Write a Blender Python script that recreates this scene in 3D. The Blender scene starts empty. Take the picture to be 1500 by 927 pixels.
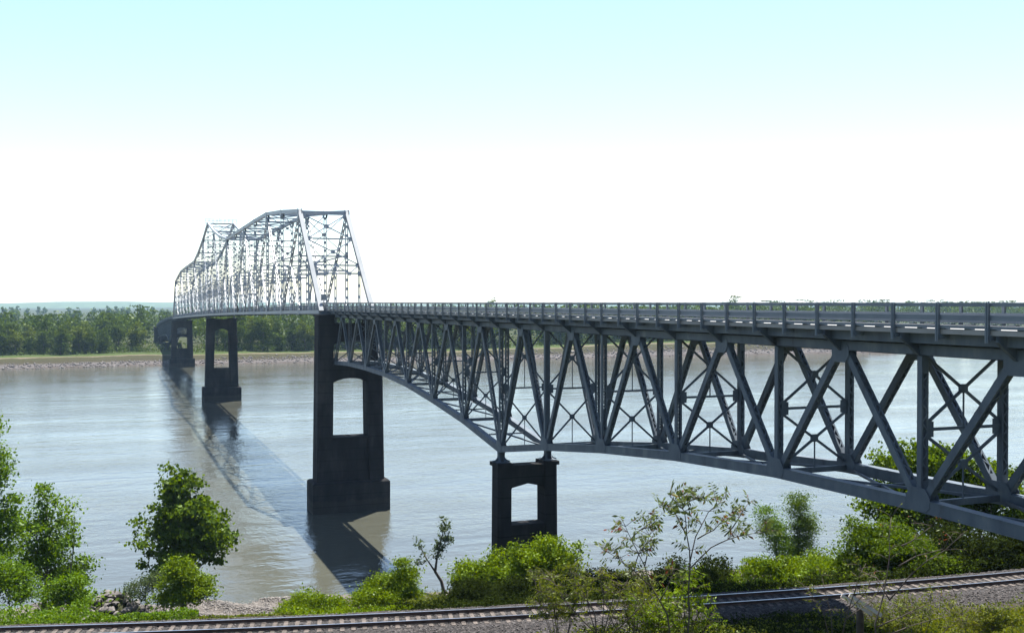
import bpy, math, random
import numpy as np
from mathutils import Vector, Matrix

S = bpy.context.scene
COL = S.collection
rad = math.radians

# ------------------------------------------------------------------ camera
F = 1540.0                       # focal length in pixels of the 1500 px wide photograph
TH = rad(21.083)                 # the view axis is turned this far from the bridge (+Y) towards +X
SN, CS = math.sin(TH), math.cos(TH)
cam = bpy.data.cameras.new('camera')
cam.sensor_width = 36.0
cam.lens = F / 1500 * 36
cam.clip_start = 0.2
cam.clip_end = 30000
co = bpy.data.objects.new('camera', cam)
COL.objects.link(co)
co.rotation_euler = (rad(90 - math.degrees(math.atan(20.5 / F))), 0, -TH)
S.camera = co

# ------------------------------------------------------------------ sky, sun, exposure
SUN_EL, SUN_AZ = rad(72), rad(40)
w = bpy.data.worlds.new('World'); S.world = w; w.use_nodes = True
nt = w.node_tree
sky = nt.nodes.new('ShaderNodeTexSky'); sky.sky_type = 'NISHITA'; sky.sun_disc = False
sky.sun_elevation = SUN_EL; sky.sun_rotation = SUN_AZ
sky.altitude = 100; sky.air_density = 1.0; sky.dust_density = 0.5; sky.ozone_density = 1.0
bg = nt.nodes['Background']; bg.inputs[1].default_value = 0.077
nt.links.new(sky.outputs[0], bg.inputs[0])
sl = bpy.data.lights.new('sun', 'SUN'); sl.energy = 5.0; sl.angle = rad(0.5); sl.color = (1, 0.96, 0.88)
so = bpy.data.objects.new('sun', sl); COL.objects.link(so)
sd = Vector((math.cos(SUN_EL) * math.sin(SUN_AZ), math.cos(SUN_EL) * math.cos(SUN_AZ), math.sin(SUN_EL)))
so.rotation_euler = sd.to_track_quat('Z', 'Y').to_euler()
vs = S.view_settings
vs.view_transform = 'Standard'; vs.look = 'None'; vs.exposure = 1.75; vs.gamma = 1.0
S.cycles.max_bounces = 6
S.cycles.volume_bounces = 0
S.cycles.transparent_max_bounces = 8

# ------------------------------------------------------------------ tagging and linking
def tag(o, label=None, cat=None, group=None, kind=None):
    if label: o['label'] = label
    if cat: o['category'] = cat
    if group: o['group'] = group
    if kind: o['kind'] = kind
    return o

def thing(name, loc, label, cat, group=None):
    o = bpy.data.objects.new(name, None); COL.objects.link(o)
    o.empty_display_size = 0.5
    o.location = loc
    return tag(o, label, cat, group)

def mesh_np(name, V, Fc, mat, parent=None, smooth=False):
    """V (n,3), Fc (m,k) with k = 3 or 4"""
    V = np.asarray(V, dtype=np.float32); Fc = np.asarray(Fc, dtype=np.int32)
    me = bpy.data.meshes.new(name)
    k = Fc.shape[1]
    me.vertices.add(len(V)); me.vertices.foreach_set('co', V.ravel())
    me.loops.add(Fc.size); me.loops.foreach_set('vertex_index', Fc.ravel())
    me.polygons.add(len(Fc))
    me.polygons.foreach_set('loop_start', np.arange(0, Fc.size, k, dtype=np.int32))
    me.polygons.foreach_set('loop_total', np.full(len(Fc), k, dtype=np.int32))
    if smooth: me.polygons.foreach_set('use_smooth', np.ones(len(Fc), dtype=bool))
    me.update(calc_edges=True)
    if mat: me.materials.append(mat)
    o = bpy.data.objects.new(name, me); COL.objects.link(o)
    if parent: o.parent = parent
    return o

def copy_part(src, parent, loc):
    c = src.copy(); COL.objects.link(c); c.parent = parent; c.location = loc
    return c

# ------------------------------------------------------------------ mesh builder
XA = Vector((1, 0, 0)); YA = Vector((0, 1, 0)); ZA = Vector((0, 0, 1))
class MB:
    def __init__(s): s.v = []; s.f = []
    def hexa(s, pts):
        n = len(s.v); s.v += [tuple(p) for p in pts]
        s.f += [(n, n+3, n+2, n+1), (n+4, n+5, n+6, n+7), (n, n+1, n+5, n+4), (n+1, n+2, n+6, n+5), (n+2, n+3, n+7, n+6), (n+3, n, n+4, n+7)]
    def box(s, x0, x1, y0, y1, z0, z1):
        s.hexa([(x0, y0, z0), (x1, y0, z0), (x1, y1, z0), (x0, y1, z0), (x0, y0, z1), (x1, y0, z1), (x1, y1, z1), (x0, y1, z1)])
    def beam(s, p0, p1, ws, wn, side=XA, off=(0, 0)):
        """box from p0 to p1, ws wide along 'side', wn along the other normal"""
        p0 = Vector(p0); p1 = Vector(p1); a = p1 - p0
        if a.length < 1e-6: return
        a.normalize()
        sd = side - a * side.dot(a)
        if sd.length < 1e-4: sd = (YA - a * YA.dot(a))
        sd.normalize(); n = a.cross(sd)
        o = sd * off[0] + n * off[1]
        c = [(-.5, -.5), (.5, -.5), (.5, .5), (-.5, .5)]
        s.hexa([p0 + o + sd * (ws * i) + n * (wn * j) for i, j in c] + [p1 + o + sd * (ws * i) + n * (wn * j) for i, j in c])
    def prism(s, pts, d):
        """extrude a planar polygon by the vector d"""
        n = len(s.v); k = len(pts); d = Vector(d)
        s.v += [tuple(Vector(p)) for p in pts] + [tuple(Vector(p) + d) for p in pts]
        s.f += [tuple(range(n, n + k))[::-1], tuple(range(n + k, n + 2 * k))]
        s.f += [(n + i, n + (i + 1) % k, n + k + (i + 1) % k, n + k + i) for i in range(k)]
    def tube(s, pts, radii, sides=6):
        n0 = len(s.v); m = len(pts)
        P = [Vector(p) for p in pts]
        for i, p in enumerate(P):
            a = (P[min(i + 1, m - 1)] - P[max(i - 1, 0)])
            if a.length < 1e-9: a = ZA.copy()
            a.normalize()
            u = a.cross(XA if abs(a.x) < .8 else YA).normalized(); v = a.cross(u)
            for k in range(sides):
                t = 2 * math.pi * k / sides
                s.v.append(tuple(p + (u * math.cos(t) + v * math.sin(t)) * radii[i]))
        for i in range(m - 1):
            for k in range(sides):
                a = n0 + i * sides + k; b = n0 + i * sides + (k + 1) % sides
                s.f.append((a, b, b + sides, a + sides))
        s.f.append(tuple(range(n0, n0 + sides))[::-1]); s.f.append(tuple(range(n0 + (m - 1) * sides, n0 + m * sides)))
    def laced(s, p0, p1, wn, gx, step, bar=.07, t=.035, plate_every=None):
        """two channel plates in the truss plane joined by lacing (or batten plates) on both open faces"""
        p0 = Vector(p0); p1 = Vector(p1); a = p1 - p0; L = a.length; a = a / L
        n = a.cross(XA).normalized()
        for sg in (-1, 1):
            s.beam(p0, p1, t, wn, XA, (sg * gx / 2, 0))
            for e in (-1, 1):
                s.beam(p0, p1, .07, .02, XA, (sg * (gx / 2 - .05), e * (wn / 2 - .012)))
        for e in (-1, 1):
            o = n * (e * (wn / 2 + .004))
            if plate_every:
                k = max(2, int(L / plate_every))
                for i in range(k + 1):
                    q = p0 + a * (L * (.04 + .92 * i / k))
                    s.beam(q - a * .25 + o, q + a * .25 + o, gx, .03, XA)
            else:
                s.beam(p0 + o, p0 + a * .8 + o, gx, .02, XA); s.beam(p1 + o, p1 - a * .8 + o, gx, .02, XA)
                k = max(2, int((L - 1.6) / step)); d = (L - 1.6) / k
                for i in range(k):
                    sg = 1 if i % 2 else -1
                    q0 = p0 + a * (.8 + i * d) + o + XA * (sg * gx / 2); q1 = p0 + a * (.8 + (i + 1) * d) + o - XA * (sg * gx / 2)
                    s.beam(q0, q1, bar, .018, n.cross((q1 - q0).normalized()))
    def build(s, name, mat, parent=None, origin=None, smooth=False):
        org = Vector(origin) if origin is not None else (Vector(parent.location) if parent and parent.parent is None else Vector((0, 0, 0)))
        if parent is not None and parent.parent is not None and origin is None:
            q = parent
            org = Vector((0, 0, 0))
            while q is not None: org += Vector(q.location); q = q.parent
        me = bpy.data.meshes.new(name)
        me.from_pydata([(x - org.x, y - org.y, z - org.z) for x, y, z in s.v], [], s.f)
        if smooth:
            for p in me.polygons: p.use_smooth = True
        me.materials.append(mat)
        o = bpy.data.objects.new(name, me); COL.objects.link(o)
        if parent: o.parent = parent
        return o

# ------------------------------------------------------------------ materials
def newmat(name):
    m = bpy.data.materials.new(name); m.use_nodes = True
    n = m.node_tree; b = n.nodes['Principled BSDF']
    return m, n, b

def noise(n, scale, detail=4, rough=.55, vec=None):
    t = n.nodes.new('ShaderNodeTexNoise'); t.inputs['Scale'].default_value = scale
    t.inputs['Detail'].default_value = detail; t.inputs['Roughness'].default_value = rough
    if vec is not None: n.links.new(vec, t.inputs['Vector'])
    return t

def ramp(n, fac, stops):
    r = n.nodes.new('ShaderNodeValToRGB'); e = r.color_ramp.elements
    while len(e) < len(stops): e.new(.5)
    for i, (p, c) in enumerate(stops):
        e[i].position = p; e[i].color = (*c, 1)
    n.links.new(fac, r.inputs[0]); return r

def position(n, scale=(1, 1, 1)):
    g = n.nodes.new('ShaderNodeNewGeometry'); mp = n.nodes.new('ShaderNodeMapping')
    n.links.new(g.outputs['Position'], mp.inputs['Vector']); mp.inputs['Scale'].default_value = scale
    return mp.outputs[0]

def mottled(name, stops, scale, roughness=.8, bump=0, bscale=None, stretch=(1, 1, 1), spec=.3, metal=0, detail=5):
    m, n, b = newmat(name)
    p = position(n, stretch)
    t = noise(n, scale, detail, .6, p)
    r = ramp(n, t.outputs['Fac'], stops)
    n.links.new(r.outputs[0], b.inputs['Base Color'])
    b.inputs['Roughness'].default_value = roughness
    b.inputs['Specular IOR Level'].default_value = spec
    b.inputs['Metallic'].default_value = metal
    if bump:
        t2 = noise(n, bscale or scale * 4, 4, .6, p)
        bp = n.nodes.new('ShaderNodeBump'); bp.inputs['Strength'].default_value = bump; bp.inputs['Distance'].default_value = .1
        n.links.new(t2.outputs['Fac'], bp.inputs['Height']); n.links.new(bp.outputs[0], b.inputs['Normal'])
    return m

def leafmat(name, c0, c1, trans=.42, scale=.6, c2=None):
    m, n, b = newmat(name)
    t = noise(n, scale, 3, .6, position(n))
    g = n.nodes.new('ShaderNodeNewGeometry')
    mx = n.nodes.new('ShaderNodeMath'); mx.operation = 'MULTIPLY_ADD'
    n.links.new(g.outputs['Random Per Island'], mx.inputs[0]); mx.inputs[1].default_value = .5
    n.links.new(t.outputs['Fac'], mx.inputs[2])
    st = [(.35, c0), (.85, c1)] + ([(.95, c1), (1.0, c2)] if c2 else [])
    r = ramp(n, mx.outputs[0], st)
    df = n.nodes.new('ShaderNodeBsdfDiffuse'); tr = n.nodes.new('ShaderNodeBsdfTranslucent'); gl = n.nodes.new('ShaderNodeBsdfGlossy')
    gl.inputs['Roughness'].default_value = .45
    gl.inputs['Color'].default_value = (.55, .6, .5, 1)
    hs = n.nodes.new('ShaderNodeHueSaturation'); hs.inputs['Hue'].default_value = .485; hs.inputs['Value'].default_value = 1.5; hs.inputs['Saturation'].default_value = 1.1
    n.links.new(r.outputs[0], df.inputs[0]); n.links.new(r.outputs[0], hs.inputs['Color']); n.links.new(hs.outputs[0], tr.inputs[0])
    m1 = n.nodes.new('ShaderNodeMixShader'); m1.inputs[0].default_value = trans
    m2 = n.nodes.new('ShaderNodeMixShader'); m2.inputs[0].default_value = .015 if c1[1] > .05 else 0
    n.links.new(df.outputs[0], m1.inputs[1]); n.links.new(tr.outputs[0], m1.inputs[2])
    n.links.new(m1.outputs[0], m2.inputs[1]); n.links.new(gl.outputs[0], m2.inputs[2])
    n.links.new(m2.outputs[0], n.nodes['Material Output'].inputs['Surface'])
    return m

def silt_stain(m):
    n = m.node_tree; b = n.nodes['Principled BSDF']; src = b.inputs['Base Color'].links[0].from_socket
    g = n.nodes.new('ShaderNodeNewGeometry'); sx = n.nodes.new('ShaderNodeSeparateXYZ'); n.links.new(g.outputs['Position'], sx.inputs[0])
    ns = noise(n, .5, 4, .6, g.outputs['Position'])
    ad = n.nodes.new('ShaderNodeMath'); ad.operation = 'MULTIPLY_ADD'; n.links.new(ns.outputs['Fac'], ad.inputs[0]); ad.inputs[1].default_value = 1.6; n.links.new(sx.outputs['Z'], ad.inputs[2])
    r = n.nodes.new('ShaderNodeMapRange'); n.links.new(ad.outputs[0], r.inputs[0]); r.inputs[1].default_value = -31.0; r.inputs[2].default_value = -31.4; r.inputs[3].default_value = 0; r.inputs[4].default_value = .18
    wv = n.nodes.new('ShaderNodeMath'); wv.operation = 'FRACT'; dv = n.nodes.new('ShaderNodeMath'); dv.operation = 'DIVIDE'; n.links.new(sx.outputs['Z'], dv.inputs[0]); dv.inputs[1].default_value = 1.83; n.links.new(dv.outputs[0], wv.inputs[0])
    pl = n.nodes.new('ShaderNodeMath'); pl.operation = 'LESS_THAN'; n.links.new(wv.outputs[0], pl.inputs[0]); pl.inputs[1].default_value = .05
    m1 = n.nodes.new('ShaderNodeMix'); m1.data_type = 'RGBA'; n.links.new(r.outputs[0], m1.inputs[0]); n.links.new(src, m1.inputs[6]); m1.inputs[7].default_value = (.10, .09, .07, 1)
    m2 = n.nodes.new('ShaderNodeMix'); m2.data_type = 'RGBA'; m2.blend_type = 'MULTIPLY'; sc = n.nodes.new('ShaderNodeMath'); sc.operation = 'MULTIPLY'; n.links.new(pl.outputs[0], sc.inputs[0]); sc.inputs[1].default_value = .6
    n.links.new(sc.outputs[0], m2.inputs[0]); n.links.new(m1.outputs[2], m2.inputs[6]); m2.inputs[7].default_value = (.3, .3, .3, 1)
    n.links.new(m2.outputs[2], b.inputs['Base Color'])

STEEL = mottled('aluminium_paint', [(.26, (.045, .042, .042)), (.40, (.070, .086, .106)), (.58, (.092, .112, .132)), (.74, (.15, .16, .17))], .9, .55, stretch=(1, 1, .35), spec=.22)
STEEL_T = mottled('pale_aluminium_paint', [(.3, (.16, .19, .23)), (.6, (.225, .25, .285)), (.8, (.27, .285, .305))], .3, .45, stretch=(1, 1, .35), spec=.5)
END_T = mottled('end_post_paint', [(.3, (.17, .185, .20)), (.7, (.23, .24, .25))], .3, .7, stretch=(1, 1, .35), spec=.12)
RAILM = mottled('galvanised_rail', [(.3, (.085, .105, .13)), (.7, (.12, .145, .17))], .8, .45, spec=.5)
DECKC = mottled('pale_concrete_deck', [(.3, (.22, .21, .20)), (.7, (.29, .28, .265))], .7, .85)
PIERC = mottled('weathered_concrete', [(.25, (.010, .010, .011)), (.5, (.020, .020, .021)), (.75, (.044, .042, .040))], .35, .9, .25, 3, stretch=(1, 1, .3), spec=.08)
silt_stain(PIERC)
RUST = mottled('rusty_steel', [(.3, (.035, .022, .016)), (.7, (.09, .05, .035))], 3, .8)
RAILTOP = mottled('polished_rail_head', [(.3, (.5, .5, .5)), (.7, (.62, .62, .62))], 2, .28, metal=1)
SLEEPER = mottled('weathered_sleeper', [(.3, (.03, .024, .02)), (.7, (.12, .10, .088))], 1.2, .9, .4, 14)
BALLAST = mottled('ballast', [(.38, (.010, .009, .009)), (.52, (.030, .026, .025)), (.68, (.092, .083, .080))], 9, .95, 1.0, 12, detail=8)
STONE = mottled('ballast_stone', [(.35, (.018, .016, .016)), (.5, (.046, .041, .039)), (.68, (.12, .108, .104))], 5, .95)
ROCK = mottled('limestone_riprap', [(.3, (.04, .035, .033)), (.5, (.095, .086, .082)), (.75, (.18, .165, .158))], .9, .9, .4, 5)
BARK = mottled('bark', [(.3, (.045, .035, .028)), (.7, (.11, .09, .075))], 4, .95, .5, 14, stretch=(1, 1, .3))
TWIG = mottled('dry_twig', [(.3, (.035, .027, .022)), (.7, (.10, .08, .065))], 5, .9)
WOODG = mottled('bleached_wood', [(.3, (.30, .26, .23)), (.7, (.52, .47, .42))], 4, .9)
WOODD = mottled('dark_creosoted_wood', [(.3, (.03, .025, .02)), (.7, (.07, .055, .045))], 4, .9)
L_SYC = leafmat('sycamore_leaf', (.020, .045, .004), (.070, .115, .008), .36)
L_WIL = leafmat('cottonwood_leaf', (.030, .070, .005), (.085, .150, .010), .38)
L_BUSH = leafmat('vine_leaf', (.028, .062, .002), (.105, .160, .005), .36)
L_SHADE = leafmat('shade_toned_leaf', (.008, .013, .003), (.022, .032, .006), .25)  # leaf green darkened so that shade is painted into the colour
L_GREY = leafmat('grey_green_leaf', (.030, .045, .018), (.060, .085, .032), .35)
L_TREE = leafmat('broad_leaf', (.020, .045, .003), (.070, .115, .006), .38)
L_SPARSE = leafmat('pinnate_leaf', (.035, .055, .014), (.080, .105, .026), .35, 2.0, (.14, .05, .022))
L_YELL = leafmat('weed_leaf', (.035, .052, .008), (.090, .110, .014), .42, 1.2)
L_GRASS = leafmat('grass_blade', (.050, .075, .006), (.115, .130, .014), .4, .4)
L_FAR = leafmat('far_leaf', (.014, .032, .003), (.050, .080, .006), .28, .03)
L_FAR2 = leafmat('far_leaf_light', (.028, .050, .004), (.078, .105, .009), .3, .03)

# ------------------------------------------------------------------ terrain
def sst(a, b, x):
    t = np.clip((x - a) / (b - a), 0, 1); return t * t * (3 - 2 * t)

def trackY(X):
    X = np.asarray(X, dtype=float)
    q = np.clip(X, -40, 60)
    return 56.89 - .264 * q + .00183 * q * q + (X - q) * (-.264 + .00366 * q)

PN = [-5000, -400, -70, -56, -54, -50, -40, -31, -20, -14, -11, -5, -3.4, 3.4, 5, 8, 15, 25, 40, 55, 64, 69, 76, 100, 5000]
PZ = [-1.7, -1.7, -1.7, -1.72, -2.3, -3.9, -7.2, -9.8, -13.6, -15.9, -16.6, -16.95, -17.1, -17.1, -17.7, -18.9, -21.6, -25.0, -29.0, -31.9, -33.2, -34, -35.6, -39, -39]
WATER = -34.0
def farshore(X):
    X = np.asarray(X, dtype=float)
    q = np.clip(X, -600, 560)
    return 596 - .05 * q + 5 * np.sin(q / 47.) + 2.5 * np.sin(q / 17. + 1) + 210 * sst(498, 545, X) - .02 * np.clip(X - 560, 0, 4000)
SN_ = [-60, -30, -8, 0, 6, 15, 20, 27, 34, 60, 200, 9000]
SZ_ = [-39, -38, -35.2, -34, -32.4, -30.4, -29.4, -28.9, -28.6, -28.3, -28, -28]
_d = 93; PILE = (_d * SN + (160 - 750) / F * _d * CS, _d * CS - (160 - 750) / F * _d * SN)      # heap of riprap on the near bank
def gz(X, Y):
    X = np.asarray(X, dtype=float); Y = np.asarray(Y, dtype=float)
    n = Y - trackY(X)
    near = np.interp(n, PN, PZ)
    amp = np.clip((np.abs(n) - 6) / 12, 0, 1) * np.clip((150 - n) / 60, 0, 1)
    near = near + amp * (.35 * np.sin(X * .31 + 1.3 * np.sin(Y * .17)) * np.cos(Y * .27) + .2 * np.sin(X * .9 + Y * .5))
    near = near + 3.5 * np.exp(-((X - PILE[0]) / 3.8) ** 2 - ((Y - PILE[1]) / 4) ** 2)
    s = Y - farshore(X)
    far = np.interp(s, SN_, SZ_)
    far = far + np.clip(s / 20, 0, 1) * (2.6 * sst(180, 330, X) + .35 * np.sin(X * .11 + Y * .05) * np.cos(Y * .09))
    return np.where(s > -60, far, near)

def P(px, d):
    """point on the ground plan seen at photo column px at view depth d"""
    xc = (px - 750) / F * d
    return d * SN + xc * CS, d * CS - xc * SN

def axis_lines(spec):
    out = []
    for a, b, st in spec: out += list(np.arange(a, b, st))
    return np.array(out + [spec[-1][1]])
xs = axis_lines([(-6500, -2000, 500), (-2000, -700, 100), (-700, -70, 9), (-70, 90, 1.6), (90, 700, 9), (700, 2500, 90), (2500, 6500, 500)])
ys = axis_lines([(-200, -30, 20), (-30, 135, 1.5), (135, 510, 25), (510, 680, 3), (680, 860, 9), (860, 1500, 80), (1500, 7000, 500)])
GX, GY = np.meshgrid(xs, ys)
GZ = gz(GX, GY)
nx, ny = len(xs), len(ys)
V = np.stack([GX.ravel(), GY.ravel(), GZ.ravel()], 1)
idx = np.arange(nx * ny).reshape(ny, nx)
Q = np.stack([idx[:-1, :-1].ravel(), idx[:-1, 1:].ravel(), idx[1:, 1:].ravel(), idx[1:, :-1].ravel()], 1)

gm, n, b = newmat('bank_ground')
def attr(n, name):
    a = n.nodes.new('ShaderNodeAttribute'); a.attribute_name = name; return a.outputs['Fac']
def maprange(n, fac, a, b_, c=0, d=1):
    m = n.nodes.new('ShaderNodeMapRange'); n.links.new(fac, m.inputs[0])
    for i, v in enumerate((a, b_, c, d)): m.inputs[i + 1].default_value = v
    return m.outputs[0]
pos = position(n)
wob = noise(n, .12, 4, .6, pos); fine = noise(n, 2.2, 6, .7, pos); big = noise(n, .035, 3, .5, pos)
def plus(n, a, b_, k):
    m = n.nodes.new('ShaderNodeMath'); m.operation = 'MULTIPLY_ADD'; n.links.new(b_, m.inputs[0]); m.inputs[1].default_value = k; n.links.new(a, m.inputs[2]); return m.outputs[0]
# far bank: colour follows the distance inland from the water
sfar = plus(n, maprange(n, attr(n, 'inland'), 0, 100, 0, 1), wob.outputs['Fac'], .07)
rf = ramp(n, sfar, [(.0, (.06, .045, .035)), (.045, (.05, .043, .040)), (.065, (.085, .078, .078)), (.105, (.078, .071, .069)), (.125, (.032, .028, .015)), (.225, (.034, .035, .013)), (.24, (.12, .10, .075)), (.252, (.11, .09, .065)), (.262, (.04, .062, .012)), (.5, (.022, .032, .007)), (1, (.028, .034, .010))])
# near bank: weeds, dirt, gravel beach
snear = plus(n, maprange(n, attr(n, 'bankward'), -60, 80, 0, 1), wob.outputs['Fac'], .04)
rn = ramp(n, snear, [(.0, (.04, .05, .012)), (.36, (.03, .033, .010)), (.41, (.035, .03, .026)), (.48, (.035, .03, .027)), (.505, (.03, .036, .012)), (.82, (.03, .033, .014)), (.88, (.06, .05, .042)), (.93, (.10, .09, .082)), (.96, (.08, .07, .060)), (1, (.06, .045, .035))])
mxc = n.nodes.new('ShaderNodeMix'); mxc.data_type = 'RGBA'
n.links.new(attr(n, 'farside'), mxc.inputs[0]); n.links.new(rn.outputs[0], mxc.inputs[6]); n.links.new(rf.outputs[0], mxc.inputs[7])
mul = n.nodes.new('ShaderNodeMix'); mul.data_type = 'RGBA'; mul.blend_type = 'MULTIPLY'; mul.inputs[0].default_value = 1
fr = ramp(n, fine.outputs['Fac'], [(.25, (.45, .45, .45)), (.75, (1.35, 1.3, 1.25))])
n.links.new(mxc.outputs[2], mul.inputs[6]); n.links.new(fr.outputs[0], mul.inputs[7])
n.links.new(mul.outputs[2], b.inputs['Base Color']); b.inputs['Roughness'].default_value = .95; b.inputs['Specular IOR Level'].default_value = .15
bp = n.nodes.new('ShaderNodeBump'); bp.inputs['Strength'].default_value = .8; bp.inputs['Distance'].default_value = .3
n.links.new(fine.outputs['Fac'], bp.inputs['Height']); n.links.new(bp.outputs[0], b.inputs['Normal'])
ground = mesh_np('ground', V, Q, gm, smooth=True); tag(ground, kind='structure')
for nm, arr in (('inland', GY - farshore(GX)), ('bankward', GY - trackY(GX)), ('farside', (GY > 300) * 1.0)):
    a = ground.data.attributes.new(nm, 'FLOAT', 'POINT'); a.data.foreach_set('value', arr.ravel().astype(np.float32))

# water
wm, n, b = newmat('river_water')
pw = position(n, (1, .55, 1))
cl = noise(n, .02, 4, .6, position(n, (1, 2.5, 1)))
r = ramp(n, cl.outputs['Fac'], [(.3, (.043, .044, .034)), (.7, (.060, .061, .048))])
n.links.new(r.outputs[0], b.inputs['Base Color'])
b.inputs['IOR'].default_value = 1.36; b.inputs['Roughness'].default_value = .07
w1 = noise(n, .6, 5, .62, position(n, (1, .7, 1))); w2 = noise(n, .09, 4, .6, position(n, (.7, 1.6, 1))); 
patch = noise(n, .018, 3, .6, position(n, (.6, 2.2, 1)))
pm = maprange(n, patch.outputs['Fac'], .38, .62, .35, 1.2)
ml = n.nodes.new('ShaderNodeMath'); ml.operation = 'MULTIPLY'; n.links.new(w1.outputs['Fac'], ml.inputs[0]); n.links.new(pm, ml.inputs[1])
hh = plus(n, ml.outputs[0], w2.outputs['Fac'], 1.6)
bp = n.nodes.new('ShaderNodeBump'); bp.inputs['Strength'].default_value = .42; bp.inputs['Distance'].default_value = .35
n.links.new(hh, bp.inputs['Height']); n.links.new(bp.outputs[0], b.inputs['Normal'])
mb = MB(); mb.v = [(-6400, 70, WATER), (6400, 70, WATER), (6400, 1250, WATER), (-6400, 1250, WATER)]; mb.f = [(0, 1, 2, 3)]
tag(mb.build('water', wm), kind='structure')

# distant hills
hm = mottled('wooded_hill', [(.3, (.030, .050, .020)), (.7, (.06, .085, .03))], .02, .95)
hx = np.linspace(-4400, 6000, 160); hyy = np.linspace(0, 1, 8)
top = -1.0 + 1.5 * np.sin(hx / 410.) + 1.3 * np.sin(hx / 173. + 1) + 7.0 * np.exp(-((hx + 115) / 280.) ** 2) + 2.0 * np.exp(-((hx - 440) / 200.) ** 2) - 6 * sst(950, 1450, hx) + 1.0 * np.sin(hx / 61.)
HV = []
for k in range(8):
    t = k / 7
    for i, x in enumerate(hx):
        HV.append((x, 6200 + 900 * (t - .5) + 80 * math.sin(x / 300.), -29 + (top[i] + 29) * math.sin(math.pi * t) ** .7))
hid = np.arange(160 * 8).reshape(8, 160)
HQ = np.stack([hid[:-1, :-1].ravel(), hid[:-1, 1:].ravel(), hid[1:, 1:].ravel(), hid[1:, :-1].ravel()], 1)
tag(mesh_np('hills', HV, HQ, hm, smooth=True), kind='structure')

# ------------------------------------------------------------------ haze
hz, n, b = newmat('air_haze'); n.nodes.remove(b)
pv = n.nodes.new('ShaderNodeVolumePrincipled'); pv.inputs['Color'].default_value = (.50, .74, 1, 1)
pv.inputs['Density'].default_value = 0.6e-4; pv.inputs['Anisotropy'].default_value = .2
n.links.new(pv.outputs[0], n.nodes['Material Output'].inputs['Volume'])
mb = MB(); mb.box(-6800, 6800, -400, 7400, -40.6, 34)
tag(mb.build('haze', hz), kind='stuff')

# ------------------------------------------------------------------ bridge geometry data
XC = 37.0
PAN = 10.96
YE = 92.65                                   # axis of the land pier under the haunch
YB0 = 171.4; PT = 20.42                      # through truss starts here, panel length
def zb(Y):                                   # centre of the through truss's bottom chord (deck line falls towards the far bank)
    if Y < YB0: return -1.55
    t = (Y - YB0) / 204.2
    if t <= 2: return -1.55 - 2.0 * t - .68 * t * t
    q = Y - (YB0 + 408.4)
    return -8.27 - .0232 * q - 8e-5 * q * q

def gusset(mb, x, y, z, wd, ht, sg, updown):
    """eight-sided plate on the outer and inner face of a chord node"""
    pts = [(-.5, -.3), (-.36, -.5), (.36, -.5), (.5, -.3), (.5, .12), (.3, .5), (-.3, .5), (-.5, .12)]
    for e in (-1, 1):
        xx = x + e * sg
        mb.prism([(xx - .012, y + u * wd, z + updown * v * ht) for u, v in pts], (.024, 0, 0))

def guard_rail(root, side, y0, y1, zfun, xoff, nmax=100, sp=PAN / 4, yp0=None, bright=1):
    """three steel rails on posts bolted to the slab edge; side -1 is the upstream (camera) side"""
    rails = MB(); n = max(1, int((y1 - y0) / 10)); st = (y1 - y0) / n
    x = XC + side * xoff
    for i in range(n):
        a, b_ = y0 + i * st, y0 + (i + 1) * st
        for z0, z1 in ((-.17, -.01), (-.75, -.52), (-1.09, -.96) if side < 0 else (-1.04, -.90)):
            zm = (z0 + z1) / 2
            rails.beam((x - side * .06, a, zfun(a) + zm), (x - side * .06, b_, zfun(b_) + zm), .09, z1 - z0, XA)
            rails.beam((x - side * .115, a, zfun(a) + zm), (x - side * .115, b_, zfun(b_) + zm), .02, (z1 - z0) * .45, XA)
    g = rails.build('guardrail', RAILM, root)
    def post_mb(y):
        m = MB(); z = zfun(y)
        xo = x + side * .08
        prof = [(-.085, -1.66), (.085, -1.66), (.085, -.06), (.035, .012), (-.035, .012), (-.085, -.06)]
        m.prism([(xo - .02, y + u, z + v) for u, v in prof], (.022, 0, 0))
        m.prism([(xo - side * .1 - .011, y + u, z + v) for u, v in prof], (.022, 0, 0))
        m.box(xo - .05, xo + .05, y - .018, y + .018, z - 1.64, z - .03)
        m.box(min(x - side * .5, xo - side * .06), max(x - side * .5, xo - side * .06), y - .1, y + .1, z - 1.55, z - 1.35)
        return m
    yy = list(np.arange(yp0 if yp0 is not None else y0 + .3, y1 - .2, sp))
    first = None
    for y in yy[:nmax]:
        if first is None:
            o = Vector((x, y, zfun(y)))
            first = post_mb(y).build('rail_post', RAILM, g, origin=o); first.location = o - Vector(root.location)
        else:
            copy_part(first, g, Vector((x, y, zfun(y))) - Vector(root.location))
    if len(yy) > nmax:
        m = MB()
        for y in yy[nmax:]:
            z = zfun(y); m.box(x - .1, x + .1, y - .085, y + .085, z - 1.66, z)
        tag(m.build('far_rail_posts', RAILM, g), kind='stuff')
    return g

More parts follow.
